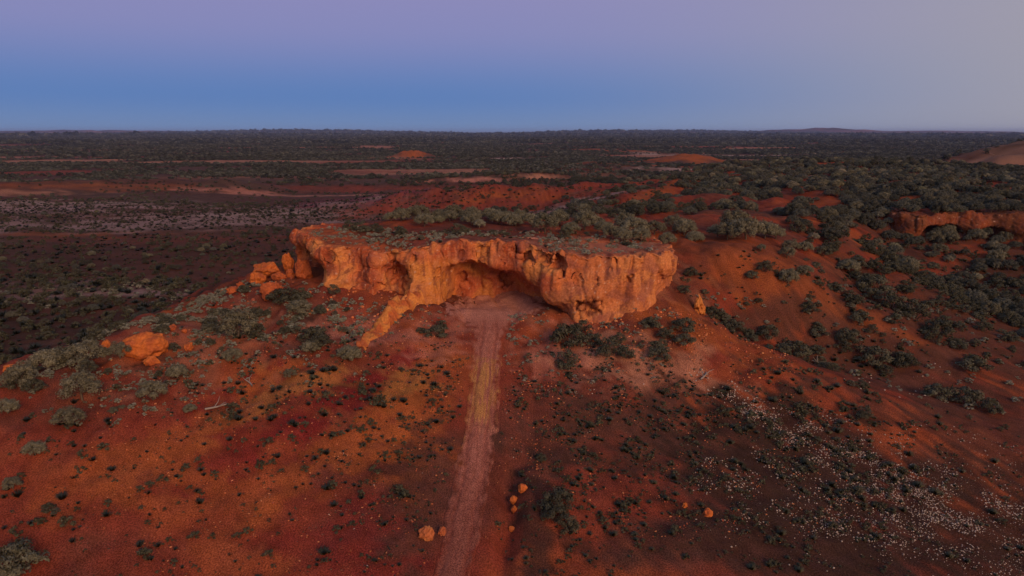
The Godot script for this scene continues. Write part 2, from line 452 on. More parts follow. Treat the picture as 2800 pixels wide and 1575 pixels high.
func ground_row_heights(j: int) -> void:
	var out := PackedVector3Array()
	var d := row_ds[j]
	for x in row_xs:
		out.append(Vector3(x, land_y(x, d), -d))
	row_out[j] = out

func ground_row_colours(j: int) -> void:
	var out := PackedColorArray()
	var d := row_ds[j]
	var some := soils_at(d)
	var nx := row_xs.size()
	for i in nx:
		out.append(col(ground_colour(row_xs[i], d, some)))
	row_out[j] = out

var soil_bins := {}
func soils_at(d: float) -> PackedInt32Array:
	var bin := int(d / 6.0)
	if soil_bins.has(bin):
		return soil_bins[bin]
	if d > 6000.0 or d < 0.0:
		return PackedInt32Array()
	return PackedInt32Array()

func bin_soils(d: float) -> PackedInt32Array:
	var some := PackedInt32Array()
	for i in soils.size():
		if absf(d - soils[i][1]) < maxf(soils[i][2], soils[i][3]) * 1.7 + 3.0:
			some.append(i)
	return some

func build_ground(m: Material) -> void:
	var half := axis_steps(0.0, 46.0, 0.42, 1.031, 14000.0)
	var xs := PackedFloat32Array()
	for i in range(half.size() - 1, 0, -1):
		xs.append(-half[i])
	xs.append_array(half)
	var back := axis_steps(0.0, 0.5, 0.6, 1.25, 6000.0)
	var ds := PackedFloat32Array()
	for i in range(back.size() - 1, 0, -1):
		ds.append(30.0 - back[i])
	ds.append_array(axis_steps(30.0, 98.0, 0.42, 1.0135, 14000.0))
	var nx := xs.size()
	var nd := ds.size()
	row_xs = xs
	row_ds = ds
	row_out.resize(nd)
	var job := WorkerThreadPool.add_group_task(ground_row_heights, nd)
	WorkerThreadPool.wait_for_group_task_completion(job)
	var v := PackedVector3Array()
	for j in nd:
		v.append_array(row_out[j])
	print("ground heights ", nx, " x ", nd, " ", Time.get_ticks_msec())
	var n := PackedVector3Array()
	n.resize(nx * nd)
	for j in nd:
		var j0 := maxi(j - 1, 0) * nx
		var j1 := mini(j + 1, nd - 1) * nx
		for i in nx:
			var a := v[j * nx + maxi(i - 1, 0)]
			var b := v[j * nx + mini(i + 1, nx - 1)]
			n[j * nx + i] = (b - a).cross(v[j1 + i] - v[j0 + i]).normalized()
	row_out.clear()
	row_out.resize(nd)
	job = WorkerThreadPool.add_group_task(ground_row_colours, nd)
	WorkerThreadPool.wait_for_group_task_completion(job)
	var c := PackedColorArray()
	for j in nd:
		c.append_array(row_out[j])
	var idx := PackedInt32Array()
	idx.resize((nx - 1) * (nd - 1) * 6)
	var k := 0
	for j in nd - 1:
		for i in nx - 1:
			var a := j * nx + i
			idx[k] = a
			idx[k + 1] = a + nx
			idx[k + 2] = a + 1
			idx[k + 3] = a + 1
			idx[k + 4] = a + nx
			idx[k + 5] = a + nx + 1
			k += 6
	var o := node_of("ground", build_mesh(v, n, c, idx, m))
	o.set_meta("kind", "structure")
	o.set_meta("label", "red desert earth sloping down from the cliff to a wide scrub plain")
	print("ground ", Time.get_ticks_msec())

# ---------------------------------------------------------------- the vehicle track and the sandy pad before the cave
func track_half(d: float) -> float:
	return 1.7 - 0.25 * (1.0 - ss(40, 56, d)) + 0.3 * ss(65, 69, d) + 4.8 * ss(68.0, 74.0, d)

func build_track(m: Material) -> void:
	var na_ := 64
	var d0 := 29.0
	var nl := 330
	var v := PackedVector3Array()
	var c := PackedColorArray()
	for j in nl:
		var d := d0 + (81.2 - d0) * j / (nl - 1.0)
		var cx := track_x(d) + 0.9 * ss(72.0, 79.0, d)
		var hl := track_half(d) * (1.0 + 0.16 * na.get_noise_2d(d * 0.22, 3.0) + 0.05 * na.get_noise_2d(d * 0.9, 31.0))
		var hr := track_half(d) * (1.0 + 0.16 * na.get_noise_2d(d * 0.22, 60.0) + 0.05 * na.get_noise_2d(d * 0.9, 91.0))
		for i in na_:
			var u := 2.0 * i / (na_ - 1.0) - 1.0
			var x := cx + u * (hl if u < 0.0 else hr)
			var t := x - track_x(d)
			var y := land_y(x, d) + 0.10
			var pad := ss(69.0, 74.0, d)
			# wheel ruts, a washed groove, a low berm on both sides
			var rut := exp(-pow((absf(t + 0.06 * sin(d * 0.9)) - 0.68) / 0.17, 2.0)) * (1.0 - pad)
			y -= 0.055 * rut * (0.7 + 0.6 * nb.get_noise_2d(d * 0.8, t))
			var gro := t - 0.30 - 0.35 * na.get_noise_2d(3.0, d * 0.16)
			var groove := exp(-gro * gro * 60.0) * ss(49, 53, d) * (1.0 - ss(62, 66, d))
			y -= 0.05 * groove
			y += 0.04 * exp(-pow((absf(u) - 0.78) / 0.10, 2.0)) * (1.0 - pad)
			y += 0.02 * nb.get_noise_2d(x * 2.5, d * 1.2)
			y -= 0.20 * pow(absf(u), 3.0)
			v.append(Vector3(x, y, -d))
			var n3 := nb.get_noise_2d(x * 1.1, d * 1.1)
			var lon := nb.get_noise_2d(t * 3.0, d * 0.22 + 3.0)
			var e := Vector3(0.46, 0.185, 0.13)
			var och := ss(51.5, 55, d + n3) * (1.0 - ss(61, 64, d + 2.0 * n3))
			e = mix3(e, Vector3(0.56, 0.28, 0.09), och * ss(-0.2, 0.25, 0.25 + 0.8 * lon - 0.2 * t) * 0.9)
			e = mix3(e, Vector3(0.36, 0.125, 0.085), 0.55 * ss(0.0, 0.5, lon * -1.0 + 0.1) * (1.0 - pad))
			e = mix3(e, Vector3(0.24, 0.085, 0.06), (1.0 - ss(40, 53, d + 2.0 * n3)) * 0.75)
			e = mix3(e, Vector3(0.60, 0.285, 0.21), 0.9 * pad)
			e = mix3(e, OCHRE, 0.8 * exp(-pow((u + 0.84) / 0.12, 2.0)) * ss(44, 50, d) * (1.0 - ss(63, 67, d)) * ss(-0.3, 0.2, n3))
			e = mix3(e, Vector3(0.27, 0.085, 0.06), 0.5 * rut)
			e *= 1.0 + 0.16 * n3 + 0.14 * nb.get_noise_2d(x * 4.0, d * 2.0)
			var gc := ground_colour(x, d, soils_at(d))
			e = mix3(e, gc, ss(lerpf(0.42, 0.62, pad), 0.95, absf(u) + 0.4 * nb.get_noise_2d(x * 1.3, d * 0.7)))
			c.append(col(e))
	var n := grid_normals(v, nl, na_)
	for k in n.size():
		if n[k].y < 0.0:
			n[k] = -n[k]
	var idx := PackedInt32Array()
	for j in nl - 1:
		for i in na_ - 1:
			var a := j * na_ + i
			idx.append_array(PackedInt32Array([a, a + na_, a + 1, a + 1, a + na_, a + na_ + 1]))
	var o := node_of("track", build_mesh(v, n, c, idx, m))
	o.set_meta("kind", "structure")
	o.set_meta("label", "pale rutted vehicle track climbing to the sandy pad at the cave")

# ---------------------------------------------------------------- rock walls
func cr(a: float, b: float, c: float, d: float, t: float) -> float:
	return 0.5 * (2.0 * b + (c - a) * t + (2.0 * a - 5.0 * b + 4.0 * c - d) * t * t + (3.0 * b - a - 3.0 * c + d) * t * t * t)

# each column: rim x, d; outward x, d; inner x, d; then seven pairs (offset outward, H) from rim to buried foot
var mesa_cols := [
	[-26.0, 95.5, -1.0, 0.1, -19.0, 96.5, 0, 12.3, 0.2, 13.4, 0.3, 14.4, 0.3, 15.4, 0.3, 16.4, 0.4, 17.6, 0.6, 19.5],
	[-27.3, 88.0, -1.0, -0.15, -20.0, 91.5, 0, 12.0, 0.25, 12.8, 0.2, 13.7, 0.1, 14.6, 0.0, 15.6, 0.0, 16.6, 0.3, 18.8],
	[-27.0, 86.2, -0.85, -0.55, -19.6, 89.5, 0, 12.0, 0.35, 12.7, 0.25, 13.6, 0.0, 14.5, -0.3, 15.4, -0.2, 16.4, 0.3, 18.8],
	[-25.6, 84.0, -0.8, -0.6, -19.1, 87.8, -0.25, 12.1, 0.0, 12.7, -0.2, 13.6, -1.5, 14.1, -2.4, 15.2, -2.3, 16.5, -1.8, 18.8],
	[-23.6, 80.3, -0.8, -0.6, -18.2, 86.0, 0, 12.2, 0.25, 12.8, 0.15, 13.7, -1.6, 14.3, -2.6, 15.3, -2.4, 16.6, -2.0, 18.8],
	[-21.6, 77.0, -0.6, -0.8, -17.3, 85.0, 0, 12.4, 0.35, 13.0, 0.45, 13.7, 0.1, 14.6, -0.2, 15.4, 0.1, 16.6, 0.5, 18.6],
	[-19.6, 76.6, -0.1, -1.0, -16.3, 84.3, -0.3, 12.5, 0.2, 13.1, 0.3, 13.9, 0.25, 14.7, 0.3, 15.3, 0.9, 16.3, 1.7, 18.6],
	[-17.3, 76.8, 0.0, -1.0, -15.2, 83.9, -0.5, 12.7, -0.4, 13.3, -0.4, 13.9, -0.3, 14.7, 0.3, 15.5, 1.2, 16.4, 2.0, 18.6],
	[-15.2, 75.9, 0.0, -1.0, -14.0, 83.7, -0.1, 12.9, 0.4, 13.5, 0.5, 14.1, 0.4, 14.8, 1.2, 15.7, 1.9, 16.8, 2.4, 18.8],
	[-13.2, 75.6, 0.05, -1.0, -12.5, 83.4, -0.4, 12.9, -0.3, 13.5, -0.4, 14.1, -0.9, 14.9, -1.1, 15.8, -0.3, 17.0, 1.0, 19.0],
	[-11.6, 75.4, 0.1, -1.0, -11.2, 83.2, 0.0, 12.7, 0.2, 13.3, 0.2, 14.0, -0.4, 14.8, -0.8, 15.8, 0.3, 17.2, 1.2, 19.2],
	[-10.4, 75.4, -0.35, -1.0, -10.1, 83.2, 0.0, 12.5, 0.3, 13.2, 0.5, 14.2, 0.8, 15.3, 1.9, 16.3, 4.0, 17.5, 6.8, 20.2],
	[-8.9, 75.9, 0.1, -1.0, -8.9, 83.2, 0.0, 12.2, 0.2, 13.0, 0.35, 14.0, 0.45, 15.1, 0.7, 16.4, 1.2, 18.0, 2.0, 20.4],
	[-7.6, 76.6, 0.25, -1.0, -7.5, 83.3, 0.0, 12.0, 0.15, 12.9, 0.2, 13.8, 0.2, 14.7, -0.2, 15.9, -0.3, 17.6, 0.2, 20.2],
	[-6.3, 77.0, 0.15, -1.0, -6.2, 83.4, 0.0, 11.9, 0.15, 12.6, 0.2, 13.5, 0.1, 14.3, -2.2, 14.9, -3.6, 17.4, -3.4, 20.4],
	[-4.6, 77.1, 0.05, -1.0, -4.6, 83.4, 0.0, 11.9, 0.15, 12.6, 0.25, 13.4, 0.1, 14.2, -3.0, 14.6, -3.8, 17.2, -3.6, 20.6],
	[-2.5, 76.9, 0.0, -1.0, -2.5, 83.2, 0.0, 11.9, 0.2, 12.7, 0.3, 13.6, 0.1, 14.5, -3.0, 14.8, -3.9, 17.3, -3.7, 20.6],
	[-0.4, 76.5, -0.05, -1.0, -0.3, 82.9, 0.0, 11.9, 0.25, 12.8, 0.5, 13.8, 0.3, 14.8, -3.0, 15.0, -3.9, 17.4, -3.7, 20.6],
	[1.5, 75.3, -0.2, -1.0, 1.3, 82.4, -0.1, 12.0, 0.3, 12.9, 0.9, 14.1, 0.6, 15.5, -2.4, 16.0, -3.8, 17.8, -3.6, 20.6],
	[3.2, 73.6, -0.35, -0.95, 2.8, 81.6, -0.2, 12.3, 0.3, 13.3, 1.1, 14.8, 0.9, 16.6, -1.6, 17.1, -3.4, 18.4, -3.4, 20.8],
	[4.8, 72.0, -0.35, -0.95, 4.2, 80.6, -0.1, 12.5, 0.3, 13.6, 0.9, 15.2, 0.9, 17.3, -0.4, 18.1, -1.8, 19.0, -1.8, 21.0],
	[6.3, 71.0, -0.15, -1.0, 5.6, 79.8, 0.0, 12.5, 0.2, 13.7, 0.4, 15.2, 0.7, 16.9, 0.5, 18.0, 0.5, 19.2, 0.9, 21.4],
	[7.7, 70.7, 0.0, -1.0, 6.8, 79.3, 0.0, 12.5, 0.1, 13.8, 0.15, 15.2, 0.35, 16.6, 0.4, 17.9, 1.2, 19.2, 1.8, 21.2],
	[9.6, 70.5, 0.0, -1.0, 8.3, 79.0, 0.0, 12.5, 0.1, 13.8, 0.1, 15.1, 0.25, 16.4, 0.35, 17.6, 1.0, 18.9, 1.8, 21.0],
	[12.0, 70.6, 0.05, -1.0, 9.8, 79.0, 0.0, 12.5, 0.1, 13.6, 0.1, 14.7, 0.2, 15.8, 0.4, 16.8, 1.0, 18.0, 1.6, 20.4],
	[14.4, 71.2, 0.15, -1.0, 10.8, 79.3, 0.0, 12.45, 0.15, 13.4, 0.2, 14.3, 0.2, 15.3, 0.3, 16.2, 0.7, 17.3, 1.4, 19.6],
	[16.2, 72.2, 0.5, -0.9, 11.4, 80.0, 0.0, 12.4, 0.3, 13.2, 0.35, 14.0, 0.3, 14.9, 0.0, 15.8, 0.1, 16.8, 0.6, 19.0],
	[17.2, 74.0, 0.9, -0.5, 11.6, 81.2, 0.0, 12.4, 0.35, 13.1, 0.45, 13.8, 0.4, 14.6, 0.0, 15.2, -0.1, 16.2, 0.4, 18.6],
	[17.6, 77.5, 1.0, -0.1, 11.5, 83.0, 0.0, 12.5, 0.2, 13.0, 0.3, 13.6, 0.2, 14.2, 0.1, 14.7, 0.2, 15.3, 0.5, 17.6],
	[17.2, 83.0, 1.0, 0.2, 11.2, 86.5, 0.0, 12.55, 0.2, 12.9, 0.3, 13.2, 0.4, 13.6, 0.5, 14.0, 0.6, 14.5, 0.8, 16.6],
	[15.5, 90.0, 0.9, 0.4, 10.3, 91.5, 0.0, 12.5, 0.2, 12.6, 0.3, 12.8, 0.4, 13.0, 0.5, 13.2, 0.6, 13.5, 0.8, 15.6],
]
var cliff2_cols := [
	[67.5, 126.5, -1.0, 0.2, 71.0, 127.0, 0, 13.6, 0.1, 13.9, 0.2, 14.2, 0.3, 14.5, 0.4, 14.9, 0.6, 15.4, 0.9, 17.5],
	[66.2, 121.0, -0.95, -0.3, 70.4, 125.6, 0, 13.5, 0.2, 14.0, 0.3, 14.6, 0.3, 15.3, 0.5, 16.1, 0.8, 17.2, 1.2, 19.5],
	[66.8, 118.2, -0.5, -0.85, 70.0, 124.8, 0, 13.4, 0.2, 14.0, 0.3, 14.8, 0.2, 15.7, 0.3, 16.8, 0.8, 18.2, 1.4, 21],
	[69.00, 116.40, -0.10, -1.00, 71.10, 124.30, 0.00, 13.57, 0.30, 14.26, 0.40, 15.15, 0.10, 15.90, -0.60, 17.50, -0.20, 19.40, 0.40, 22.00],
	[71.50, 117.66, 0.00, -1.00, 72.30, 124.00, 0.00, 13.75, 0.30, 14.38, 0.50, 15.02, 0.20, 15.40, -2.60, 16.20, -3.20, 18.60, -3.00, 22.00],
	[75.00, 117.96, 0.00, -1.00, 75.40, 124.00, 0.00, 13.11, 0.30, 13.91, 0.50, 14.71, 0.20, 15.40, -2.80, 16.20, -3.40, 18.60, -3.20, 22.00],
	[78.00, 116.73, 0.00, -1.00, 78.00, 124.20, 0.00, 13.25, 0.40, 14.00, 0.60, 14.86, 0.40, 16.00, -0.60, 17.20, -0.60, 19.20, 0.00, 22.00],
	[81.00, 117.11, 0.00, -1.00, 81.00, 124.20, 0.00, 13.57, 0.30, 14.23, 0.50, 14.89, 0.10, 15.60, -2.40, 16.30, -3.00, 18.60, -2.60, 22.00],
	[85.00, 114.63, 0.10, -1.00, 84.60, 124.00, 0.00, 13.22, 0.30, 14.08, 0.40, 15.05, 0.40, 16.30, 0.10, 17.60, 0.60, 19.40, 1.20, 22.00],
	[89.00, 113.27, 0.10, -1.00, 88.40, 123.60, 0.00, 13.92, 0.20, 14.67, 0.30, 15.63, 0.40, 16.60, 0.70, 18.00, 1.40, 19.60, 2.00, 22.00],
	[95.00, 114.44, 0.00, -1.00, 94.00, 123.00, 0.00, 13.16, 0.20, 14.14, 0.30, 15.22, 0.30, 16.30, 0.50, 17.60, 1.00, 19.40, 1.40, 22.00],
	[104.00, 116.51, 0.30, -1.00, 101.00, 122.80, 0.00, 13.24, 0.20, 14.13, 0.30, 15.02, 0.30, 16.00, 0.40, 17.00, 0.80, 18.60, 1.20, 21.00],
]
# hollows pressed into the wall: x, H, radius x, radius H, depth
var mesa_dents := [
	[4.9, 13.6, 0.85, 1.15, 1.0], [3.6, 13.2, 0.8, 0.5, 0.5], [1.4, 13.3, 0.8, 0.7, 0.9], [0.6, 12.7, 0.35, 0.6, 0.6],
	[7.9, 17.9, 1.25, 0.95, 1.1], [8.6, 17.0, 0.7, 0.35, 0.5], [7.0, 15.0, 0.4, 0.4, 0.45], [8.9, 15.1, 0.16, 0.5, 0.6], [12.0, 14.9, 0.28, 0.5, 0.4], [12.4, 14.5, 0.25, 0.22, 0.35], [15.6, 15.0, 0.45, 0.9, 0.4], [10.2, 13.8, 0.15, 0.3, 0.4],
	[-20.3, 13.3, 0.5, 0.5, 0.6], [-18.7, 13.5, 0.55, 0.9, 0.45], [-12.5, 15.6, 1.2, 1.3, 0.8], [-13.2, 13.2, 0.35, 0.9, 0.5], [-10.8, 13.5, 0.3, 0.5, 0.5], [-14.6, 16.6, 0.5, 0.5, 0.8], [-5.8, 13.4, 0.4, 0.7, 0.5], [-3.2, 13.1, 0.6, 0.9, 0.5], [-8.3, 15.4, 0.4, 0.9, 0.3],
	[-6.0, 16.9, 0.5, 0.9, 0.6], [-1.0, 17.0, 0.6, 1.1, 0.7],
]

func rock_colour(p: Vector3, H: float, cliff2: bool) -> Vector3:
	var x := p.x
	var st := na.get_noise_3d(p.x * 0.9, p.y * 0.10, p.z * 0.9)         # streaks running down
	var st2 := nb.get_noise_3d(p.x * 2.6 + 30.0, p.y * 0.35, p.z * 2.6)
	var big := na.get_noise_3d(p.x * 0.22 + 70.0, p.y * 0.3, p.z * 0.22)
	var fine := nb.get_noise_3d(p.x * 3.0, p.y * 3.0, p.z * 3.0)
	var c := Vector3(0.58, 0.195, 0.075)
	c = mix3(c, Vector3(0.60, 0.25, 0.085), ss(-0.05, 0.4, big + 0.4 * st))
	c = mix3(c, Vector3(0.36, 0.080, 0.036), 0.85 * ss(-0.02, 0.36, -big + 0.4 * st2))
	if x > 5.0 and not cliff2:
		c = mix3(c, Vector3(0.56, 0.225, 0.095), 0.65 * ss(5.0, 8.0, x))
	if not cliff2:
		var och := (1.0 - ss(1.4, 3.4, absf(x + 9.3) + 1.2 * big)) * ss(13.0, 14.6, H)
		c = mix3(c, Vector3(0.60, 0.26, 0.07), 0.65 * och)
	c = mix3(c, Vector3(0.58, 0.27, 0.14), 0.4 * ss(0.15, 0.55, st2 - 0.3 * big))
	c = mix3(c, Vector3(0.17, 0.055, 0.042), 0.75 * ss(0.22, 0.55, st * 0.8 + 0.35 * fine))
	c = mix3(c, Vector3(0.30, 0.115, 0.085), 0.6 * ss(0.05, 0.4, na.get_noise_3d(p.x * 0.4 + 33.0, p.y * 0.5, p.z * 0.4)) * (1.0 if x > 0.5 else 0.5))
	# the middle of the cliff is a redder, mottled bed
	var bed := (1.0 - ss(3.5, 6.5, absf(x + 0.6) + 2.0 * big)) * ss(14.0, 14.8, H + 0.5 * fine)
	c = mix3(c, mix3(Vector3(0.46, 0.13, 0.065), Vector3(0.52, 0.21, 0.07), ss(0.0, 0.5, big + 0.4 * fine)), 0.7 * bed)
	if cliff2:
		c = mix3(c, Vector3(0.125, 0.052, 0.034), 0.8 + 0.25 * big)  # brown rock made darker still: vignette falloff painted into the cliff colour
	# pale lime spots
	c = mix3(c, Vector3(0.62, 0.42, 0.32), 0.6 * ss(0.58, 0.68, nb.get_noise_3d(p.x * 1.7 + 9.0, p.y * 1.7, p.z * 1.7)))
	return c * (0.92 + 0.15 * fine + 0.10 * st2)

func rock_wall(called: String, cols: Array, dents: Array, ns: int, ncap: int, nw: int, m: Material, cliff2: bool) -> MeshInstance3D:
	var nc := cols.size()
	var rows := ncap + nw
	var base := PackedVector3Array()
	var outw := PackedFloat32Array()
	var dirs := PackedVector2Array()
	base.resize(ns * rows)
	outw.resize(ns * rows)
	dirs.resize(ns)
	# spread samples by length
	var acc := PackedFloat32Array([0.0])
	for k in nc - 1:
		acc.append(acc[k] + Vector2(cols[k][0], cols[k][1]).distance_to(Vector2(cols[k + 1][0], cols[k + 1][1])))
	for i in ns:
		var want := acc[nc - 1] * i / (ns - 1.0)
		var k := 0
		while k < nc - 2 and acc[k + 1] < want:
			k += 1
		var f := (want - acc[k]) / (acc[k + 1] - acc[k])
		var A: Array = cols[maxi(k - 1, 0)]
		var B: Array = cols[k]
		var C: Array = cols[k + 1]
		var D: Array = cols[mini(k + 2, nc - 1)]
		var q := PackedFloat32Array()
		for e in 20:
			q.append(cr(A[e], B[e], C[e], D[e], f))
		var rag := nb.get_noise_2d(q[0] * 0.55 + 2.0, q[1] * 0.55)
		var rag2 := na.get_noise_2d(q[0] * 1.6, q[1] * 1.6 + 8.0)
		q[6] += 0.6 * rag + 0.08 * rag2 - 0.12
		q[8] += 0.34 * rag
		q[7] += 0.32 * na.get_noise_2d(q[0] * 0.45 + 30.0, q[1] * 0.45) + 0.06 * rag2
		var dir := Vector2(q[2], q[3]).normalized()
		dirs[i] = dir
		var rim := Vector2(q[0], q[1])
		var inner := Vector2(q[4], q[5])
		var rimp := rim + dir * q[6]
		for r in ncap:
			var t := r / float(ncap)
			t = 1.0 - pow(1.0 - t, 1.6)
			var p := inner.lerp(rimp, t)
			var top := cliff2_top(p.x, p.y) if cliff2 else mesa_top(p.x, p.y)
			var y := lerpf(top, EYE - q[7], ss(0.0, 1.0, t))
			y += lerpf(-0.22, 0.02, ss(0.0, 0.22, t))
			base[i * rows + r] = Vector3(p.x, y, -p.y)
			outw[i * rows + r] = 9.0
		for r in nw:
			var t := 6.0 * pow(r / (nw - 1.0), 0.92)
			var a := mini(int(t), 5)
			var u := t - a
			var a0 := maxi(a - 1, 0)
			var a3 := mini(a + 2, 6)
			var o := cr(q[6 + a0 * 2], q[6 + a * 2], q[8 + a * 2], q[6 + a3 * 2], u)
			var H := cr(q[7 + a0 * 2], q[7 + a * 2], q[9 + a * 2], q[7 + a3 * 2], u)
			var p := rim + dir * o
			var y := EYE - H
			for de in dents:
				var ex: float = (p.x - de[0]) / de[2]
				var eh: float = (H - de[1]) / de[3]
				var rr := ex * ex + eh * eh
				if rr < 1.6:
					p -= dir * float(de[4]) * (1.0 - ss(0.35, 1.3, rr + 1.1 * nb.get_noise_2d(p.x * 1.1 + 3.0, H * 0.8)))
			base[i * rows + ncap + r] = Vector3(p.x, y, -p.y)
			outw[i * rows + ncap + r] = o
	var n0 := grid_normals(base, ns, rows)
	var v := PackedVector3Array()
	v.resize(ns * rows)
	for i in ns:
		for r in rows:
			var k := i * rows + r
			var p := base[k]
			var wall := ss(-2.0, 4.0, r - ncap + 2.0)
			var e := 0.0
			# rounded buttresses, flutes, knobs, pits
			e += 0.42 * na.get_noise_3d(p.x * 0.26, p.y * 0.20, p.z * 0.26)
			var fl := na.get_noise_3d(p.x * 0.42 + 11.0, p.y * 0.07, p.z * 0.42)
			e -= 0.26 * (1.0 - ss(0.0, 0.26, absf(fl))) * ss(-0.2, 0.35, na.get_noise_3d(p.x * 0.2 + 60.0, p.y * 0.25, p.z * 0.2))
			e += 0.09 * na.get_noise_3d(p.x * 0.8, p.y * 0.14, p.z * 0.8)
			e += 0.15 * nb.get_noise_3d(p.x * 0.7, p.y * 0.40, p.z * 0.7)
			e += 0.10 * nb.get_noise_3d(p.x * 1.7, p.y * 1.5, p.z * 1.7)
			if r >= ncap and outw[k] < -1.0:
				e += 0.55 * absf(na.get_noise_3d(p.x * 0.5 + 20.0, p.y * 0.5, p.z * 0.5)) * ss(-1.0, -2.2, outw[k]) - 0.1
			e += 0.022 * nb.get_noise_3d(p.x * 5.0, p.y * 4.0, p.z * 5.0)
			var pit := nb.get_noise_3d(p.x * 1.25 + 40.0, p.y * 0.85, p.z * 1.25)
			e -= 0.22 * ss(0.62, 0.76, pit)
			var cap := 0.0
			if wall < 1.0:
				var near := ss(ncap * 0.45, float(ncap), float(r))
				cap = near * (0.22 * nb.get_noise_2d(p.x * 0.8, p.z * 0.8) + 0.10 * nb.get_noise_2d(p.x * 2.2, p.z * 2.2)) + 0.03 * nb.get_noise_2d(p.x * 4.0, p.z * 4.0) * ss(0, 6, r)
			v[k] = p + n0[k] * (e * wall + cap)
			# the rim is broken and uneven
			v[k].y += (0.16 if p.x > 5.0 else 0.26) * near_rim(r, ncap) * (nb.get_noise_2d(p.x * 0.7 + 5.0, p.z * 0.7) - 0.15)
	var n := grid_normals(v, ns, rows)
	var c := PackedColorArray()
	c.resize(ns * rows)
	for i in ns:
		for r in rows:
			var k := i * rows + r
			var p := v[k]
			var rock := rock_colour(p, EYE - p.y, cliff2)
			if r < ncap + 3:
				var soil := ground_colour(p.x, -p.z, soils_at(-p.z))
				var w := ss(0.62, 0.95, r / float(ncap) + 0.35 * nb.get_noise_2d(p.x * 0.9, p.z * 0.9))
				rock = mix3(soil, rock, w)
			c[k] = col(rock)
	var idx := PackedInt32Array()
	for i in ns - 1:
		for r in rows - 1:
			var a := i * rows + r
			idx.append_array(PackedInt32Array([a, a + rows, a + 1, a + 1, a + rows, a + rows + 1]))
	return node_of(called, build_mesh(v, n, c, idx, m))

func near_rim(r: int, ncap: int) -> float:
	return ss(ncap * 0.55, ncap * 0.98, r) * (1.0 - ss(ncap + 2.0, ncap + 16.0, r))

func grid_normals(v: PackedVector3Array, ns: int, rows: int) -> PackedVector3Array:
	var n := PackedVector3Array()
	n.resize(v.size())
	for i in ns:
		var i0 := maxi(i - 1, 0) * rows
		var i1 := mini(i + 1, ns - 1) * rows
		for r in rows:
			var a := v[i1 + r] - v[i0 + r]
			var b := v[i * rows + mini(r + 1, rows - 1)] - v[i * rows + maxi(r - 1, 0)]
			n[i * rows + r] = b.cross(a).normalized()
	return n

# ---------------------------------------------------------------- plants
class Soup:
	var v := PackedVector3Array()
	var n := PackedVector3Array()
	var c := PackedColorArray()
	var i := PackedInt32Array()

func add_tube(s: Soup, pts: Array, r0: float, r1: float, sides: int, tone: Vector3) -> void:
	var first := s.v.size()
	for k in pts.size():
		var p: Vector3 = pts[k]
		var a: Vector3 = pts[maxi(k - 1, 0)]
		var b: Vector3 = pts[mini(k + 1, pts.size() - 1)]
		var t := (b - a).normalized()
		var u := t.cross(Vector3(0.31, 0.2, 0.93)).normalized()
		var w := t.cross(u)
		var r := lerpf(r0, r1, k / float(pts.size() - 1))
		for e in sides:
			var g := TAU * e / sides
			var o := u * cos(g) + w * sin(g)
			s.v.append(p + o * r)
			s.n.append(o)
			s.c.append(col(tone))
	for k in pts.size() - 1:
		for e in sides:
			var a := first + k * sides + e
			var b := first + k * sides + (e + 1) % sides
			s.i.append_array(PackedInt32Array([a, a + sides, b, b, a + sides, b + sides]))

func add_leaf(s: Soup, p: Vector3, nrm: Vector3, soft: Vector3, long: float, wide: float, tone: Vector3) -> void:
	var u := nrm.cross(Vector3(rng.randf_range(-1, 1), rng.randf_range(-1, 1), rng.randf_range(-1, 1))).normalized()
	var w := nrm.cross(u)
	var k := s.v.size()
	s.v.append(p - u * long)
	s.v.append(p + w * wide)
	s.v.append(p + u * long)
	s.v.append(p - w * wide)
	for e in 4:
		s.n.append(soft)
		s.c.append(col(tone))
	s.i.append_array(PackedInt32Array([k, k + 1, k + 2, k, k + 2, k + 3]))

func rand_dir() -> Vector3:
	var z := rng.randf_range(-1, 1)
	var a := rng.randf() * TAU
	var q := sqrt(1.0 - z * z)
	return Vector3(q * cos(a), z, q * sin(a))

func add_clump(s: Soup, at: Vector3, rad: Vector3, count: int, leaf: float, tone: Vector3) -> void:
	for e in count:
		var o := rand_dir()
		if o.y < -0.35 and rng.randf() < 0.6:
			o.y = -o.y
		var rr := pow(rng.randf(), 0.33) * rng.randf_range(0.86, 1.10)
		var p := at + o * rad * rr
		var nn := (o * 0.9 + rand_dir() * 0.8 + Vector3(0, 0.25, 0)).normalized()
		var soft := (nn * 0.8 + o * 0.6).normalized()
		var t := tone * rng.randf_range(0.72, 1.28)
		add_leaf(s, p, nn, soft, leaf * rng.randf_range(0.7, 1.3), leaf * rng.randf_range(0.30, 0.5), t)

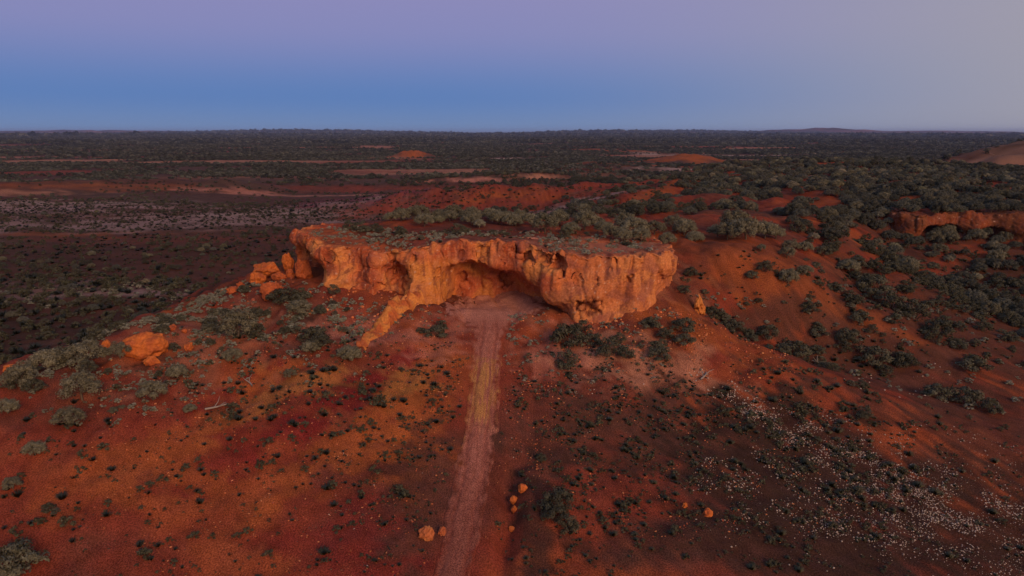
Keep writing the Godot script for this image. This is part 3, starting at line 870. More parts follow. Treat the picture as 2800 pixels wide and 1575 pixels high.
# a mulga: a low fork, spreading limbs, a broad crown of separate rounded clumps; unit tree is 1 m across, scaled when placed
func mulga(height: float, clumps: int, per: int, leaf: float, tone: Vector3, bark: Vector3, limbs: int) -> Array:
	var wood := Soup.new()
	var fol := Soup.new()
	var fork := Vector3(rng.randf_range(-0.03, 0.03), height * rng.randf_range(0.16, 0.26), rng.randf_range(-0.03, 0.03))
	add_tube(wood, [Vector3(0, -0.08, 0), fork * 0.5 + Vector3(rng.randf_range(-0.02, 0.02), 0, 0), fork], 0.030, 0.024, 6, bark)
	# clump centres on a dome: the top layer first, then lower rings that close the sides
	var spots := []
	for k in clumps:
		var t := (k + 0.5) / clumps
		var a := k * 2.39996 + rng.randf_range(-0.35, 0.35)
		var el := acos(1.0 - 1.08 * t)
		var q := rng.randf_range(0.88, 1.06)
		spots.append(Vector3(0.37 * sin(el) * cos(a) * q, height * (0.33 + 0.47 * cos(el) * q) + rng.randf_range(-0.03, 0.03), 0.37 * sin(el) * sin(a) * q))
	for k in limbs:
		var e: Vector3 = spots[(k * clumps) / limbs]
		var mid := fork.lerp(e, 0.5) + Vector3(rng.randf_range(-0.05, 0.05), -0.05 * height, rng.randf_range(-0.05, 0.05))
		add_tube(wood, [fork, mid, e], 0.016, 0.005, 5, bark)
		var e2: Vector3 = spots[(k * clumps) / limbs + 1] if (k * clumps) / limbs + 1 < clumps else e
		add_tube(wood, [mid, mid.lerp(e2, 0.5) + Vector3(0, 0.02, 0), e2], 0.009, 0.003, 4, bark)
	for p in spots:
		var q := rng.randf_range(0.115, 0.17)
		add_clump(fol, p, Vector3(q, q * rng.randf_range(0.7, 0.9), q), per, leaf, tone * rng.randf_range(0.85, 1.18))
	return [wood, fol]

func low_bush(clumps: int, per: int, leaf: float, flat: float, tone: Vector3, bark: Vector3) -> Array:
	var wood := Soup.new()
	var fol := Soup.new()
	for k in clumps:
		var a := k * 2.39996 + rng.randf_range(-0.5, 0.5)
		var r := 0.34 * sqrt((k + 0.3) / clumps)
		var q := rng.randf_range(0.13, 0.20)
		var low := k % 2 == 1
		if low:
			r = rng.randf_range(0.26, 0.37)
		var p := Vector3(r * cos(a), flat * ((0.24 if low else 0.60 - 1.6 * r * r) + rng.randf_range(-0.06, 0.06)), r * sin(a))
		add_tube(wood, [Vector3(r * 0.1 * cos(a), -0.05, r * 0.1 * sin(a)), p * 0.55, p], 0.012, 0.004, 4, bark)
		add_clump(fol, p, Vector3(q, q * 0.8 * maxf(flat, 0.6), q), per, leaf, tone * rng.randf_range(0.8, 1.2))
	return [wood, fol]

func tussock(blades: int, tone: Vector3) -> Soup:
	var s := Soup.new()
	for k in blades:
		var a := rng.randf() * TAU
		var lean := rng.randf_range(0.1, 1.0)
		var o := Vector3(cos(a) * lean, rng.randf_range(0.35, 0.9), sin(a) * lean).normalized()
		var b := Vector3(cos(a), 0, sin(a)) * rng.randf_range(0.0, 0.22)
		var e := b + o * rng.randf_range(0.3, 0.55)
		var side := o.cross(Vector3.UP).normalized() * rng.randf_range(0.03, 0.06)
		var nn := (o + Vector3(0, 0.6, 0)).normalized()
		var t := col(tone * rng.randf_range(0.65, 1.3))
		var i0 := s.v.size()
		for p in [b - side, b + side, e]:
			s.v.append(p)
			s.n.append(nn)
			s.c.append(t)
		s.i.append_array(PackedInt32Array([i0, i0 + 2, i0 + 1]))
	return s

func soup_mesh(s: Soup, m: Material) -> ArrayMesh:
	return build_mesh(s.v, s.n, s.c, s.i, m)

func joined(a: Soup, b: Soup, m: Material) -> ArrayMesh:
	var s := Soup.new()
	for q in [a, b]:
		var k := s.v.size()
		s.v.append_array(q.v)
		s.n.append_array(q.n)
		s.c.append_array(q.c)
		for e in q.i:
			s.i.append(e + k)
	return build_mesh(s.v, s.n, s.c, s.i, m)

# ---------------------------------------------------------------- stones
func lump(cells: int, stretch: Vector3, rough: float, seed_: float, facet: float) -> Soup:
	# a cube pushed out to a ball and worn by noise; facet flattens it along a few planes
	var s := Soup.new()
	var faces := [[Vector3.RIGHT, Vector3.UP, Vector3.BACK], [Vector3.LEFT, Vector3.UP, Vector3.FORWARD], [Vector3.UP, Vector3.BACK, Vector3.RIGHT], [Vector3.DOWN, Vector3.FORWARD, Vector3.RIGHT], [Vector3.BACK, Vector3.UP, Vector3.LEFT], [Vector3.FORWARD, Vector3.UP, Vector3.RIGHT]]
	var cuts := []
	for k in 7:
		var dd := Vector3(nb.get_noise_2d(k * 3.1, seed_), nb.get_noise_2d(k * 3.1 + 50.0, seed_) * 0.8, nb.get_noise_2d(k * 3.1 + 90.0, seed_)).normalized()
		cuts.append(dd)
	for f in faces:
		var first := s.v.size()
		for j in cells + 1:
			for i in cells + 1:
				var a := tan((i / float(cells) - 0.5) * PI * 0.5)
				var b := tan((j / float(cells) - 0.5) * PI * 0.5)
				var o: Vector3 = (f[0] + f[1] * b + f[2] * a).normalized()
				var r := 0.5 * (1.0 + rough * na.get_noise_3d(o.x * 1.3 + seed_, o.y * 1.3, o.z * 1.3) + rough * 0.45 * nb.get_noise_3d(o.x * 3.2, o.y * 3.2 + seed_, o.z * 3.2) + rough * 0.16 * nb.get_noise_3d(o.x * 9.0, o.y * 9.0 + seed_, o.z * 9.0))
				for q in cuts:
					var h: float = o.dot(q)
					if h > 0.0:
						if facet > 0.5:
							var lim := 0.435 / maxf(h, 0.05)
							r = lerpf(r, minf(r, lim), facet)
				s.v.append(o * r * stretch)
				s.n.append(o)
				s.c.append(Color.WHITE)
		for j in cells:
			for i in cells:
				var k := first + j * (cells + 1) + i
				s.i.append_array(PackedInt32Array([k, k + 1, k + cells + 1, k + 1, k + cells + 2, k + cells + 1]))
	# smooth normals over shared positions
	var acc := {}
	for t in range(0, s.i.size(), 3):
		var p0 := s.v[s.i[t]]
		var p1 := s.v[s.i[t + 1]]
		var p2 := s.v[s.i[t + 2]]
		var nn := (p2 - p0).cross(p1 - p0)
		if nn.dot(p0 + p1 + p2) < 0.0:
			nn = -nn
			var sw := s.i[t + 1]
			s.i[t + 1] = s.i[t + 2]
			s.i[t + 2] = sw
		for e in 3:
			var key := (s.v[s.i[t + e]] * 2000.0).round()
			acc[key] = acc.get(key, Vector3.ZERO) + nn
	for k in s.v.size():
		s.n[k] = (acc[(s.v[k] * 2000.0).round()] as Vector3).normalized()
	return s

func boulder(x: float, d: float, size: Vector3, turn: float, tilt: float, seed_: float, lift: float, tone: Vector3, m: Material, label: String, group: String) -> void:
	var s := lump(22, size, 0.20 if size.x > 3.45 else 0.30, seed_, 0.0 if size.x > 3.45 else 0.94)
	keep_off.append([x, d, 0.55 * maxf(size.x, size.z) + 0.25])
	var b := Basis.from_euler(Vector3(tilt, turn, tilt * 0.6))
	for k in s.v.size():
		var p := s.v[k]
		var st := na.get_noise_3d(p.x * 0.8 + seed_, p.y * 0.8, p.z * 0.8)
		var fi := nb.get_noise_3d(p.x * 3.0, p.y * 3.0 + seed_, p.z * 3.0)
		s.c[k] = col(mix3(tone, Vector3(0.30, 0.08, 0.04), 0.6 * ss(0.0, 0.5, st)) * (1.0 + 0.3 * fi))
	var o := node_of("boulder", soup_mesh(s, m))
	o.transform = Transform3D(b, Vector3(x, stand_y(x, d) + lift * size.y, -d))
	tag(o, label, "boulder", group)

# ---------------------------------------------------------------- scattering
var placed_trees := []     # x, d, across, shape, turn
var placed_bushes := []
var placed_salt := []
var placed_small := []
var placed_quartz := []

func in_frame(x: float, d: float, y: float) -> bool:
	var a := deg_to_rad(12.6)
	var h := EYE - y
	var zc := d * cos(a) + h * sin(a)
	if zc < 1.0:
		return false
	var yc := -h * cos(a) + d * sin(a)
	return absf(x / zc) < 0.745 and absf(yc / zc) < 0.425

func bare(x: float, d: float, some: PackedInt32Array) -> float:
	# how much of the ground is open pale or red earth, where little grows
	var b := 0.0
	for i in some:
		var q: Array = soils[i]
		if absf(x - soil_x[i]) > soil_r[i] or q[1] < 100.0 or (q[0] > 200.0 and q[1] < 400.0):
			continue
		var cv: Vector3 = q[5]
		if cv.x < 0.17:
			continue
		var dx: float = x - q[0]
		var dd: float = d - q[1]
		var cs: Vector2 = soil_cs[i]
		var rr := sqrt(pow((dx * cs.x + dd * cs.y) / q[2], 2.0) + pow((-dx * cs.y + dd * cs.x) / q[3], 2.0))
		b = maxf(b, float(q[6]) * (1.0 - ss(0.7, 1.25, rr)))
	return b

func clearing(x: float, d: float) -> float:
	# open ground among the scrub of the far plain
	return ss(0.14, 0.36, nb.get_noise_2d(x * 0.0036 + 12.0, d * 0.0075)) * ss(380.0, 460.0, d)

func scrub_density(x: float, d: float, b: float) -> float:
	# share of ground under tree or bush crowns
	var r := sqrt(x * x + d * d)
	var n := na.get_noise_2d(x * 0.02 + 4.0, d * 0.03)
	var n2 := nb.get_noise_2d(x * 0.006 + 64.0, d * 0.012)
	if x > 54.0 and d > 117.5 and d < 130.0:
		return 0.9
	if d < 395.0 and x > -138.0 and x < 225.0:
		var H := local_H(x, d)
		if d > 105.0 and x > 36.0 and H < 15.2:
			return (0.55 + 0.6 * n + 0.3 * nb.get_noise_2d(x * 0.09, d * 0.07)) * (1.0 - ss(0.3, 0.7, b)) * ss(36.0, 48.0, x + 8.0 * n)
		if x > 40.0 and d > 62.0 and d < 124.0 and H > 17.0:
			return 0.8 + 0.5 * n
		if d > 112.0 and x > -30.0 and H < 24.5:
			return (0.16 + 0.5 * maxf(0.0, n)) * (1.0 - b)
	if d > 340.0:
		var near := ss(340, 420, d)
		return near * (1.0 - clearing(x, d)) * clampf(0.50 + 0.9 * n2 + 0.6 * n, 0.03, 1.0) * (1.0 - ss(0.25, 0.6, b))
	return clampf((0.07 if d > 160.0 else 0.26) + 0.28 * n + 0.12 * n2, 0.012, 0.5) * (1.0 - 0.85 * ss(0.2, 0.6, b))

var near_plants := [
	[-22.2, 70.4, 3.6, 0], [-26.6, 64.8, 5.3, 0], [-30.2, 66.9, 2.6, 1], [-25.4, 60.2, 2.5, 0], [-19.4, 65.5, 4.0, 1], [-19.1, 63.1, 2.4, 0], [-15.1, 61.6, 2.7, 0], [-29.0, 57.1, 2.4, 0], [-29.3, 53.4, 3.2, 0], [-26.2, 53.0, 1.5, 0], [-35.2, 53.6, 4.1, 0], [-34.2, 50.1, 3.0, 0], [-34.6, 46.6, 2.0, 0], [-34.3, 43.6, 1.6, 0], [-30.8, 41.9, 1.2, 1], [-30.0, 37.3, 4.5, 1], [-19.5, 58.0, 1.5, 0], [-31.7, 51.9, 1.2, 1], [-37.7, 58.7, 4.6, 0], [-40.7, 57.9, 3.9, 0], [-40.7, 54.5, 3.4, 0], [-39.5, 51.0, 2.3, 0], [-35.4, 59.9, 2.7, 0], [-25.0, 73.2, 4.4, 1], [-7.5, 66.9, 3.1, 1], [-14.8, 61.6, 2.1, 0], [5.6, 65.7, 4.4, 1], [5.2, 62.0, 3.1, 1], [9.2, 63.0, 3.1, 1], [13.9, 62.8, 3.0, 1], [17.1, 66.6, 3.7, 1], [14.0, 67.5, 2.6, 1], [3.1, 43.2, 2.9, 1], [2.2, 48.8, 1.1, 1], [2.9, 42.1, 2.3, 1], [18.7, 73.6, 2.4, 1], [21.7, 72.8, 3.2, 1], [23.8, 71.6, 3.5, 1], [29.7, 81.9, 2.2, 0], [33.0, 82.2, 3.5, 0], [31.3, 77.0, 3.3, 0], [34.2, 79.6, 2.6, 0], [43.5, 88.1, 3.3, 0], [44.7, 84.4, 5.9, 1], [38.2, 80.4, 3.0, 1], [45.1, 79.9, 4.8, 1], [32.8, 74.7, 2.8, 1], [28.7, 77.7, 2.9, 1], [20.4, 77.8, 2.5, 1], [27.3, 71.6, 3.5, 1], [29.9, 70.0, 4.6, 1], [33.4, 73.0, 3.2, 1], [39.0, 75.4, 3.7, 1], [47.2, 78.8, 4.7, 1], [38.4, 70.5, 5.5, 1], [27.2, 66.7, 2.2, 1], [31.4, 66.1, 2.2, 1], [48.0, 75.5, 5.0, 1], [48.4, 69.4, 4.6, 1], [41.8, 70.2, 3.5, 1], [43.9, 63.2, 4.7, 1], [30.1, 55.5, 2.2, 1], [32.1, 60.5, 1.7, 1], [27.0, 86.2, 4.1, 0], [29.0, 85.4, 5.0, 0], [33.2, 90.6, 5.3, 0], [29.3, 90.7, 4.8, 0], [26.4, 88.8, 3.8, 0], [23.2, 87.3, 3.7, 0], [22.4, 89.8, 5.2, 0], [21.8, 93.7, 4.5, 0], [18.6, 90.1, 4.3, 0], [14.9, 80.3, 4.1, 0], [12.7, 79.4, 4.0, 0], [11.5, 80.2, 3.4, 0], [15.0, 85.8, 4.6, 0], [11.3, 85.1, 4.1, 0], [9.5, 89.9, 4.3, 0], [7.3, 86.0, 3.7, 0], [4.1, 86.0, 4.8, 0], [6.5, 93.9, 4.5, 0], [2.5, 93.6, 3.5, 0], [0.5, 92.3, 2.9, 0], [-0.5, 98.3, 4.7, 0], [-3.1, 99.0, 5.0, 0], [-5.6, 96.9, 5.1, 0], [-4.3, 91.3, 2.9, 0], [-8.4, 99.8, 5.0, 0], [-10.1, 95.9, 3.1, 0], [-11.8, 93.3, 3.7, 0], [-14.0, 98.2, 4.4, 0], [-16.8, 96.6, 3.8, 0], [-19.6, 87.3, 2.8, 1], [-17.1, 87.1, 2.1, 1], [-6.7, 84.9, 2.3, 1], [-13.4, 84.4, 1.8, 1], [35.2, 86.9, 2.8, 0], [38.4, 90.1, 2.4, 0], [40.9, 90.3, 2.9, 1], [37.3, 83.8, 2.2, 1], [34.8, 91.0, 3.4, 0], [-10.5, 101.0, 4.4, 0], [-18.0, 100.0, 4.0, 0],
]

func scatter_plants() -> void:
	# trees and bushes one can point at in the photograph: x, d, across, bush?
	for q in near_plants:
		var e := [q[0], q[1], q[2] * (0.82 if (q[0] < -18.0 and q[1] < 72.0) or q[1] > 92.0 else (0.78 if q[0] > 17.0 and q[1] < 84.0 else 0.9)), rng.randi() % 5, rng.randf() * TAU]
		if q[1] > 79.0 and q[3] == 0:
			e[2] *= rng.randf_range(0.62, 1.08)
		if q[3] == 1:
			placed_bushes.append(e)
			for h in rng.randi() % 3:
				var g := rng.randf() * TAU
				var w: float = q[2]
				placed_bushes.append([q[0] + cos(g) * w * 0.55, q[1] + sin(g) * w * 0.5, w * rng.randf_range(0.35, 0.65), rng.randi() % 5, rng.randf() * TAU])
		else:
			placed_trees.append(e)
	for k in 12:
		var t := rng.randf()
		var bx := lerpf(-17.0, 20.0, t)
		var bd := lerpf(97.0, 87.5, ss(0.0, 1.0, t)) + rng.randf_range(-3.0, 5.0)
		placed_trees.append([bx, bd, rng.randf_range(2.0, 3.6), rng.randi() % 5, rng.randf() * TAU])
	# the rest of the country, ring by ring
	var rings := [[98.0, 400.0, 2.4, 1.4], [400.0, 900.0, 3.1, 1.0], [900.0, 1800.0, 5.0, 0.9], [1800.0, 4200.0, 13.0, 1.0], [4200.0, 9000.0, 36.0, 1.0]]
	for g in rings:
		var r0: float = g[0]
		var r1: float = g[1]
		var across: float = g[2]
		var count := int(0.5 * 1.44 * (r1 * r1 - r0 * r0) / (across * across * 0.62) * g[3])
		for k in count:
			var r := sqrt(lerpf(r0 * r0, r1 * r1, rng.randf()))
			var a := rng.randf_range(-0.72, 0.72)
			var x := r * sin(a)
			var d := r * cos(a)
			if d < 112.0 and x > -30.0 and x < 40.0:
				continue
			var f := rng.randf()
			var dens := scrub_density(x, d, 0.0)
			if f > dens:
				continue
			if f > scrub_density(x, d, bare(x, d, soils_at(d))):
				continue
			var w := across * rng.randf_range(0.6, 1.35)
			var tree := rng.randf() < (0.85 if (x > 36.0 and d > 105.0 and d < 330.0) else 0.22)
			if x < -25.0 and d < 345.0:
				w *= 0.62
			var e := [x, d, w, rng.randi() % 5, rng.randf() * TAU]
			if r > 400.0:
				far_plants.append(e)
			elif tree:
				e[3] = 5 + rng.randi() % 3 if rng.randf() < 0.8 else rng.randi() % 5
				placed_trees.append(e)
			else:
				e[2] = w * 0.85
				placed_bushes.append(e)

var far_plants := []

var keep_off := []
func scatter_patch(list: Array, x: float, d: float, rx: float, rd: float, turn: float, count: int, lo: float, hi: float) -> void:
	var t := deg_to_rad(turn)
	for k in count:
		var a := rng.randf() * TAU
		var r := sqrt(rng.randf())
		var px := r * cos(a) * rx
		var pd := r * sin(a) * rd
		var xx := x + px * cos(t) - pd * sin(t)
		var dd := d + px * sin(t) + pd * cos(t)
		if na.get_noise_2d(xx * 0.35 + 20.0, dd * 0.35) + 0.25 < rng.randf_range(-0.3, 0.6) * (1.0 if hi >= 0.26 else 1.6):
			continue
		if dd < 81.0 and absf(xx - track_x(dd)) < 1.7:
			continue
		if dd > 72.5 and dd < 80.5 and xx > -8.0 and xx < 3.0:
			continue
		var shut := false
		for k2 in keep_off:
			var ex: float = xx - k2[0]
			var ed: float = dd - k2[1]
			if ex * ex + ed * ed * (0.5 if ed < 0.0 else 1.0) < k2[2] * k2[2]:
				shut = true
		if shut:
			continue
		var s := lo + (hi - lo) * pow(rng.randf(), 2.6)
		list.append([xx, dd, s, rng.randi() % 4, rng.randf() * TAU])

func ordered(list: Array) -> Array:
	# largest in the picture first; those outside the frame last
	var keyed := []
	for q in list:
		var y := stand_y(q[0], q[1])
		var k: float = q[2] / q[1]
		if not in_frame(q[0], q[1], y + 0.3):
			k *= 0.001
		keyed.append([k, q, y])
	keyed.sort_custom(func(a, b): return a[0] > b[0])
	return keyed

func many(called: String, keyed: Array, from: int, meshes: Array, sink: float, label: String, squash := Vector2(0.85, 1.15)) -> void:
	# what is past counting: one object per kind, its copies sharing a few shapes
	var root := Node3D.new()
	root.name = numbered(called)
	root.set_meta("kind", "stuff")
	root.set_meta("label", label)
	add_child(root)
	for k in meshes.size():
		var list := []
		for i in range(from, keyed.size()):
			if int(keyed[i][1][3]) % meshes.size() == k:
				list.append(keyed[i])
		if list.is_empty():
			continue
		var mm := MultiMesh.new()
		mm.transform_format = MultiMesh.TRANSFORM_3D
		mm.use_colors = true
		mm.mesh = meshes[k]
		mm.instance_count = list.size()
		for i in list.size():
			var q: Array = list[i][1]
			var s: float = q[2]
			var h := s * rng.randf_range(squash.x, squash.y)
			var b := Basis(Vector3.UP, q[4]).scaled(Vector3(s, h, s))
			mm.set_instance_transform(i, Transform3D(b, Vector3(q[0], float(list[i][2]) - sink * s, -q[1])))
			var t := rng.randf_range(0.75, 1.25) * (1.0 + 0.45 * nb.get_noise_2d(q[0] * 0.004, q[1] * 0.009))
			mm.set_instance_color(i, Color(t * rng.randf_range(0.94, 1.06), t, t * rng.randf_range(0.92, 1.08)))
		var o := MultiMeshInstance3D.new()
		o.name = "copies"
		o.multimesh = mm
		o.set_meta("kind", "stuff")
		root.add_child(o, true)

func singles(called: String, keyed: Array, most: int, protos: Array, sink: float, category: String, namer: Callable) -> void:
	for i in mini(most, keyed.size()):
		var q: Array = keyed[i][1]
		if keyed[i][0] < 0.0005:
			break
		var o: Node3D = protos[int(q[3]) % protos.size()].duplicate()
		o.name = numbered(called)
		add_child(o)
		var s: float = q[2]
		o.transform = Transform3D(Basis(Vector3.UP, q[4]).scaled(Vector3(s, s * (0.9 + 0.25 * fposmod(q[4] * 7.3, 1.0)), s)), Vector3(q[0], float(keyed[i][2]) - sink * s, -q[1]))
		var t: Array = namer.call(q[0], q[1], q[2])
		tag(o, t[0], category, t[1])

func proto(parts: Array) -> Node3D:
	# parts: name, mesh
	if parts.size() == 1:
		var m := MeshInstance3D.new()
		m.mesh = parts[0][1]
		return m
	var o := Node3D.new()
	for p in parts:
		var c := MeshInstance3D.new()
		c.name = p[0]
		c.mesh = p[1]
		o.add_child(c)
	return o

func sized(s: float, lo: float, hi: float, small: String, big: String) -> String:
	return small + " " if s < lo else (big + " " if s > hi else "")

func place_of(x: float, d: float) -> String:
	if d > 82.0 and d < 106.0 and x > -22.0 and x < 20.0:
		return "on the mesa top behind the cliff edge"
	if d < 82.0 and d > 69.0 and x > -22.0 and x < 18.0:
		return "at the brink or foot of the orange cliff"
	if d < 100.0 and x < -12.0 and x > -46.0:
		return "on the red slope between cliff and big round boulder" if d > 58.0 else "on the red slope below the big round boulder"
	if d < 66.0 and absf(x) <= 12.0:
		return "beside the vehicle track below the cave"
	if d < 66.0:
		return "among the white stones on the dark gravel slope"
	if d < 112.0 and x > 17.0 and x < 58.0:
		return "on the red spurs beside the mesa's end"
	if d < 124.0 and x >= 58.0:
		return "in the shaded valley below the darkened cliff"
	if x > 36.0 and d < 340.0:
		return "in the dense wood on the plateau past the mesa"
	if x < -30.0 and d < 340.0:
		return "on the open plain past the boulder pile"
	return "among the red gullies behind the mesa"

# ---------------------------------------------------------------- the whole scene
func _ready() -> void:
	rng.seed = 20240611
	for z in [na, nb]:
		z.noise_type = FastNoiseLite.TYPE_SIMPLEX_SMOOTH
		z.frequency = 1.0
		z.fractal_type = FastNoiseLite.FRACTAL_NONE
	na.seed = 4
	nb.seed = 77
	nb.fractal_type = FastNoiseLite.FRACTAL_FBM
	nb.fractal_octaves = 2
	camera_and_light()
	for q in soils:
		var t := deg_to_rad(q[4])
		soil_cs.append(Vector2(cos(t), sin(t)))
		soil_x.append(q[0])
		soil_r.append(maxf(q[2], q[3]) * 1.7)
	for k in 1000:
		soil_bins[k] = bin_soils(k * 6.0 + 3.0)
	fit_land()
	print("fit ", Time.get_ticks_msec())
	var soil_tex := grain_texture(2048, 3, 0.03, 0.60, 1.0, 0.08)
	var rock_tex := grain_texture(1024, 8, 0.012, 0.84, 1.0, 0.06)
	var ground_m := surface_material(soil_tex, 9.0, 1.3)
	var rock_m := surface_material(rock_tex, 3.2, 1.2)
	for q in mesa_cols:
		var dv := Vector2(q[2], q[3]).normalized()
		rim_poly.append(Vector2(q[0], q[1]) + dv * float(q[6]))
		rim_h.append([q[0], q[1], q[7]])
	rim_poly.append(Vector2(2, 103))
	rim_poly.append(Vector2(-14, 101))
	build_ground(ground_m)
	build_track(ground_m)
	var w := rock_wall("mesa_cliff", mesa_cols, mesa_dents, 760, 34, 120, rock_m, false)
	w.set_meta("kind", "structure")
	w.set_meta("label", "fluted orange rock cliff of the flat mesa with a shallow cave")
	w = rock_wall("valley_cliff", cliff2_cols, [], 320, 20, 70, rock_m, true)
	w.set_meta("kind", "structure")
	w.set_meta("label", "red rock cliff with painted-in vignette darkening and low caves above the shaded valley")
	print("rock ", Time.get_ticks_msec())
	boulders(rock_m)
	plants()
	stones(rock_m)
	print("done ", Time.get_ticks_msec())

func boulders(m: Material) -> void:
	var o := Vector3(0.48, 0.15, 0.045)
	var r := Vector3(0.40, 0.115, 0.045)
	var g := "boulders fallen below the cliff corner"
	boulder(-34.0, 61.6, Vector3(3.9, 2.5, 2.8), 0.2, 0.08, 3.0, 0.26, o, m, "big round orange boulder alone on the red slope", "")
	boulder(-37.9, 62.2, Vector3(1.0, 1.3, 0.9), 0.9, 0.2, 8.0, 0.2, o, m, "narrow upright rock beside the big round boulder", "")
	boulder(-32.6, 59.9, Vector3(1.3, 0.9, 0.9), 0.3, 0.1, 12.0, 0.2, o, m, "small orange rock at the foot of the big round boulder", "")
	boulder(-30.6, 63.0, Vector3(0.85, 0.8, 0.7), 1.3, 0.2, 14.0, 0.25, o, m, "small loose rock uphill of the big round boulder", "rocks uphill of the big round boulder")
	boulder(-33.4, 66.0, Vector3(1.0, 0.65, 0.7), 2.0, 0.2, 17.0, 0.25, r, m, "flat red rock among grey saltbush above the big boulder", "")
	boulder(-31.9, 65.2, Vector3(0.5, 0.45, 0.5), 2.4, 0.2, 18.0, 0.25, r, m, "small loose rock uphill of the big round boulder", "rocks uphill of the big round boulder")
	boulder(-45.5, 60.0, Vector3(1.1, 0.9, 0.9), 0.5, 0.1, 19.0, 0.2, o, m, "orange rock on the far shoulder of the slope beyond the trees", "")
	boulder(-30.6, 85.0, Vector3(3.44, 1.7, 2.5), -0.25, 0.22, 23.0, 0.62, o, m, "largest flat slab leaning on the boulder pile by the cliff", g)
	boulder(-30.5, 81.6, Vector3(1.75, 1.9, 1.6), 0.35, 0.25, 27.0, 0.30, o, m, "squarish block under the flat slab of the boulder pile", g)
	boulder(-26.5, 74.6, Vector3(2.4, 2.2, 2.0), 0.8, 0.4, 31.0, 0.30, r, m, "blunt tilted block standing apart below the boulder pile", g)
	boulder(-28.4, 86.6, Vector3(1.4, 2.7, 1.5), 0.4, 0.16, 36.0, 0.42, o, m, "tallest upright block of the boulder pile", g)
	boulder(-27.9, 81.2, Vector3(2.1, 1.0, 1.0), -0.45, 0.3, 41.0, 0.35, r, m, "long wedge of rock between slab and tilted block", g)
	boulder(-32.2, 80.6, Vector3(0.9, 1.1, 0.9), 0.4, 0.2, 45.0, 0.28, r, m, "small rock at the downhill end of the boulder pile", g)
	boulder(-31.4, 76.2, Vector3(1.5, 0.9, 1.1), 1.4, 0.2, 49.0, 0.2, r, m, "half buried red rock downhill of the tilted block", g)
	boulder(-25.2, 82.6, Vector3(1.9, 2.9, 1.6), 0.5, 0.12, 53.0, 0.3, r, m, "tall egg shaped boulder standing under the overhanging cliff corner", "")
	boulder(-27.3, 84.0, Vector3(1.1, 1.6, 1.1), 0.5, 0.15, 57.0, 0.3, r, m, "small upright boulder beside the egg shaped one", "")
	boulder(-5.6, 40.9, Vector3(0.95, 0.95, 0.9), 0.5, 0.2, 61.0, 0.3, Vector3(0.52, 0.21, 0.08), m, "rounded pale orange boulder left lying beside the lower track", "")
	boulder(-4.6, 41.3, Vector3(0.55, 0.6, 0.5), 0.9, 0.2, 64.0, 0.3, Vector3(0.50, 0.18, 0.08), m, "smaller orange rock touching distance from the pale rounded boulder", "")
	var h := "orange rocks on the bank across the ditch"
	boulder(0.15, 44.9, Vector3(0.62, 0.6, 0.55), 0.4, 0.2, 67.0, 0.25, o, m, "orange rock in the small group on the ditch bank", h)
	boulder(0.75, 45.2, Vector3(0.66, 0.7, 0.6), 1.4, 0.2, 71.0, 0.25, o, m, "orange rock in the small group on the ditch bank", h)
	boulder(0.15, 44.1, Vector3(0.5, 0.5, 0.45), 2.4, 0.2, 74.0, 0.25, o, m, "orange rock in the small group on the ditch bank", h)
	boulder(0.0, 42.6, Vector3(0.5, 0.42, 0.45), 2.9, 0.2, 78.0, 0.25, o, m, "single orange rock downhill of the group on the ditch bank", "")
	boulder(13.4, 43.1, Vector3(0.66, 0.6, 0.6), 0.4, 0.2, 81.0, 0.25, o, m, "lone orange rock on the dark gravel beside white stones", "")
	boulder(12.0, 43.8, Vector3(0.38, 0.36, 0.34), 0.8, 0.2, 83.0, 0.25, o, m, "smaller orange rock near the lone one on dark gravel", "")
	# low rib of ochre rock running down from the left edge of the cave
	var rb := Soup.new()
	var rp := [Vector2(-10.2, 73.8), Vector2(-11.9, 72.0), Vector2(-12.9, 69.6), Vector2(-14.0, 67.4), Vector2(-14.6, 63.6)]
	var rn := 90
	var ra := 26
	for j in rn:
		var f := j / (rn - 1.0) * (rp.size() - 1)
		var k := mini(int(f), rp.size() - 2)
		var pa: Vector2 = rp[k]
		var pb: Vector2 = rp[k + 1]
		var q := pa.lerp(pb, f - k)
		var side := (pb - pa).normalized().orthogonal()
		var w := lerpf(1.35, 0.55, j / (rn - 1.0)) * (1.0 + 0.4 * nb.get_noise_2d(j * 0.12, 5.0))
		var hgt := lerpf(1.5, 0.45, j / (rn - 1.0)) * (1.0 + 0.5 * nb.get_noise_2d(j * 0.16, 25.0))
		for i in ra:
			var u := 2.0 * i / (ra - 1.0) - 1.0
			var p := q + side * u * w
			var y := stand_y(p.x, p.y) - 0.25 + hgt * pow(maxf(0.0, 1.0 - u * u), 0.55) * (1.0 if absf(u) < 1.0 else 0.0)
			var v3 := Vector3(p.x, y, -p.y)
			v3 += Vector3(nb.get_noise_3d(p.x, y, p.y), 0.6 * nb.get_noise_3d(p.x + 40.0, y, p.y), nb.get_noise_3d(p.x, y + 40.0, p.y)) * 0.28
			rb.v.append(v3)
			var bn := na.get_noise_3d(v3.x * 0.6, v3.y * 0.6, v3.z * 0.6)
			rb.c.append(col(mix3(Vector3(0.54, 0.225, 0.065), Vector3(0.40, 0.12, 0.045), ss(-0.2, 0.3, bn)) * (1.0 + 0.15 * nb.get_noise_3d(v3.x * 2.5, v3.y * 2.5, v3.z * 2.5))))
	rb.n = grid_normals(rb.v, rn, ra)
	var n_sum := 0.0
	for q in rb.n:
		n_sum += q.y
	if n_sum < 0.0:
		for k in rb.n.size():
			rb.n[k] = -rb.n[k]
	for j in rn - 1:
		for i in ra - 1:
			var a := j * ra + i
			rb.i.append_array(PackedInt32Array([a, a + ra, a + 1, a + 1, a + ra, a + ra + 1]))
	var up_sum := 0.0
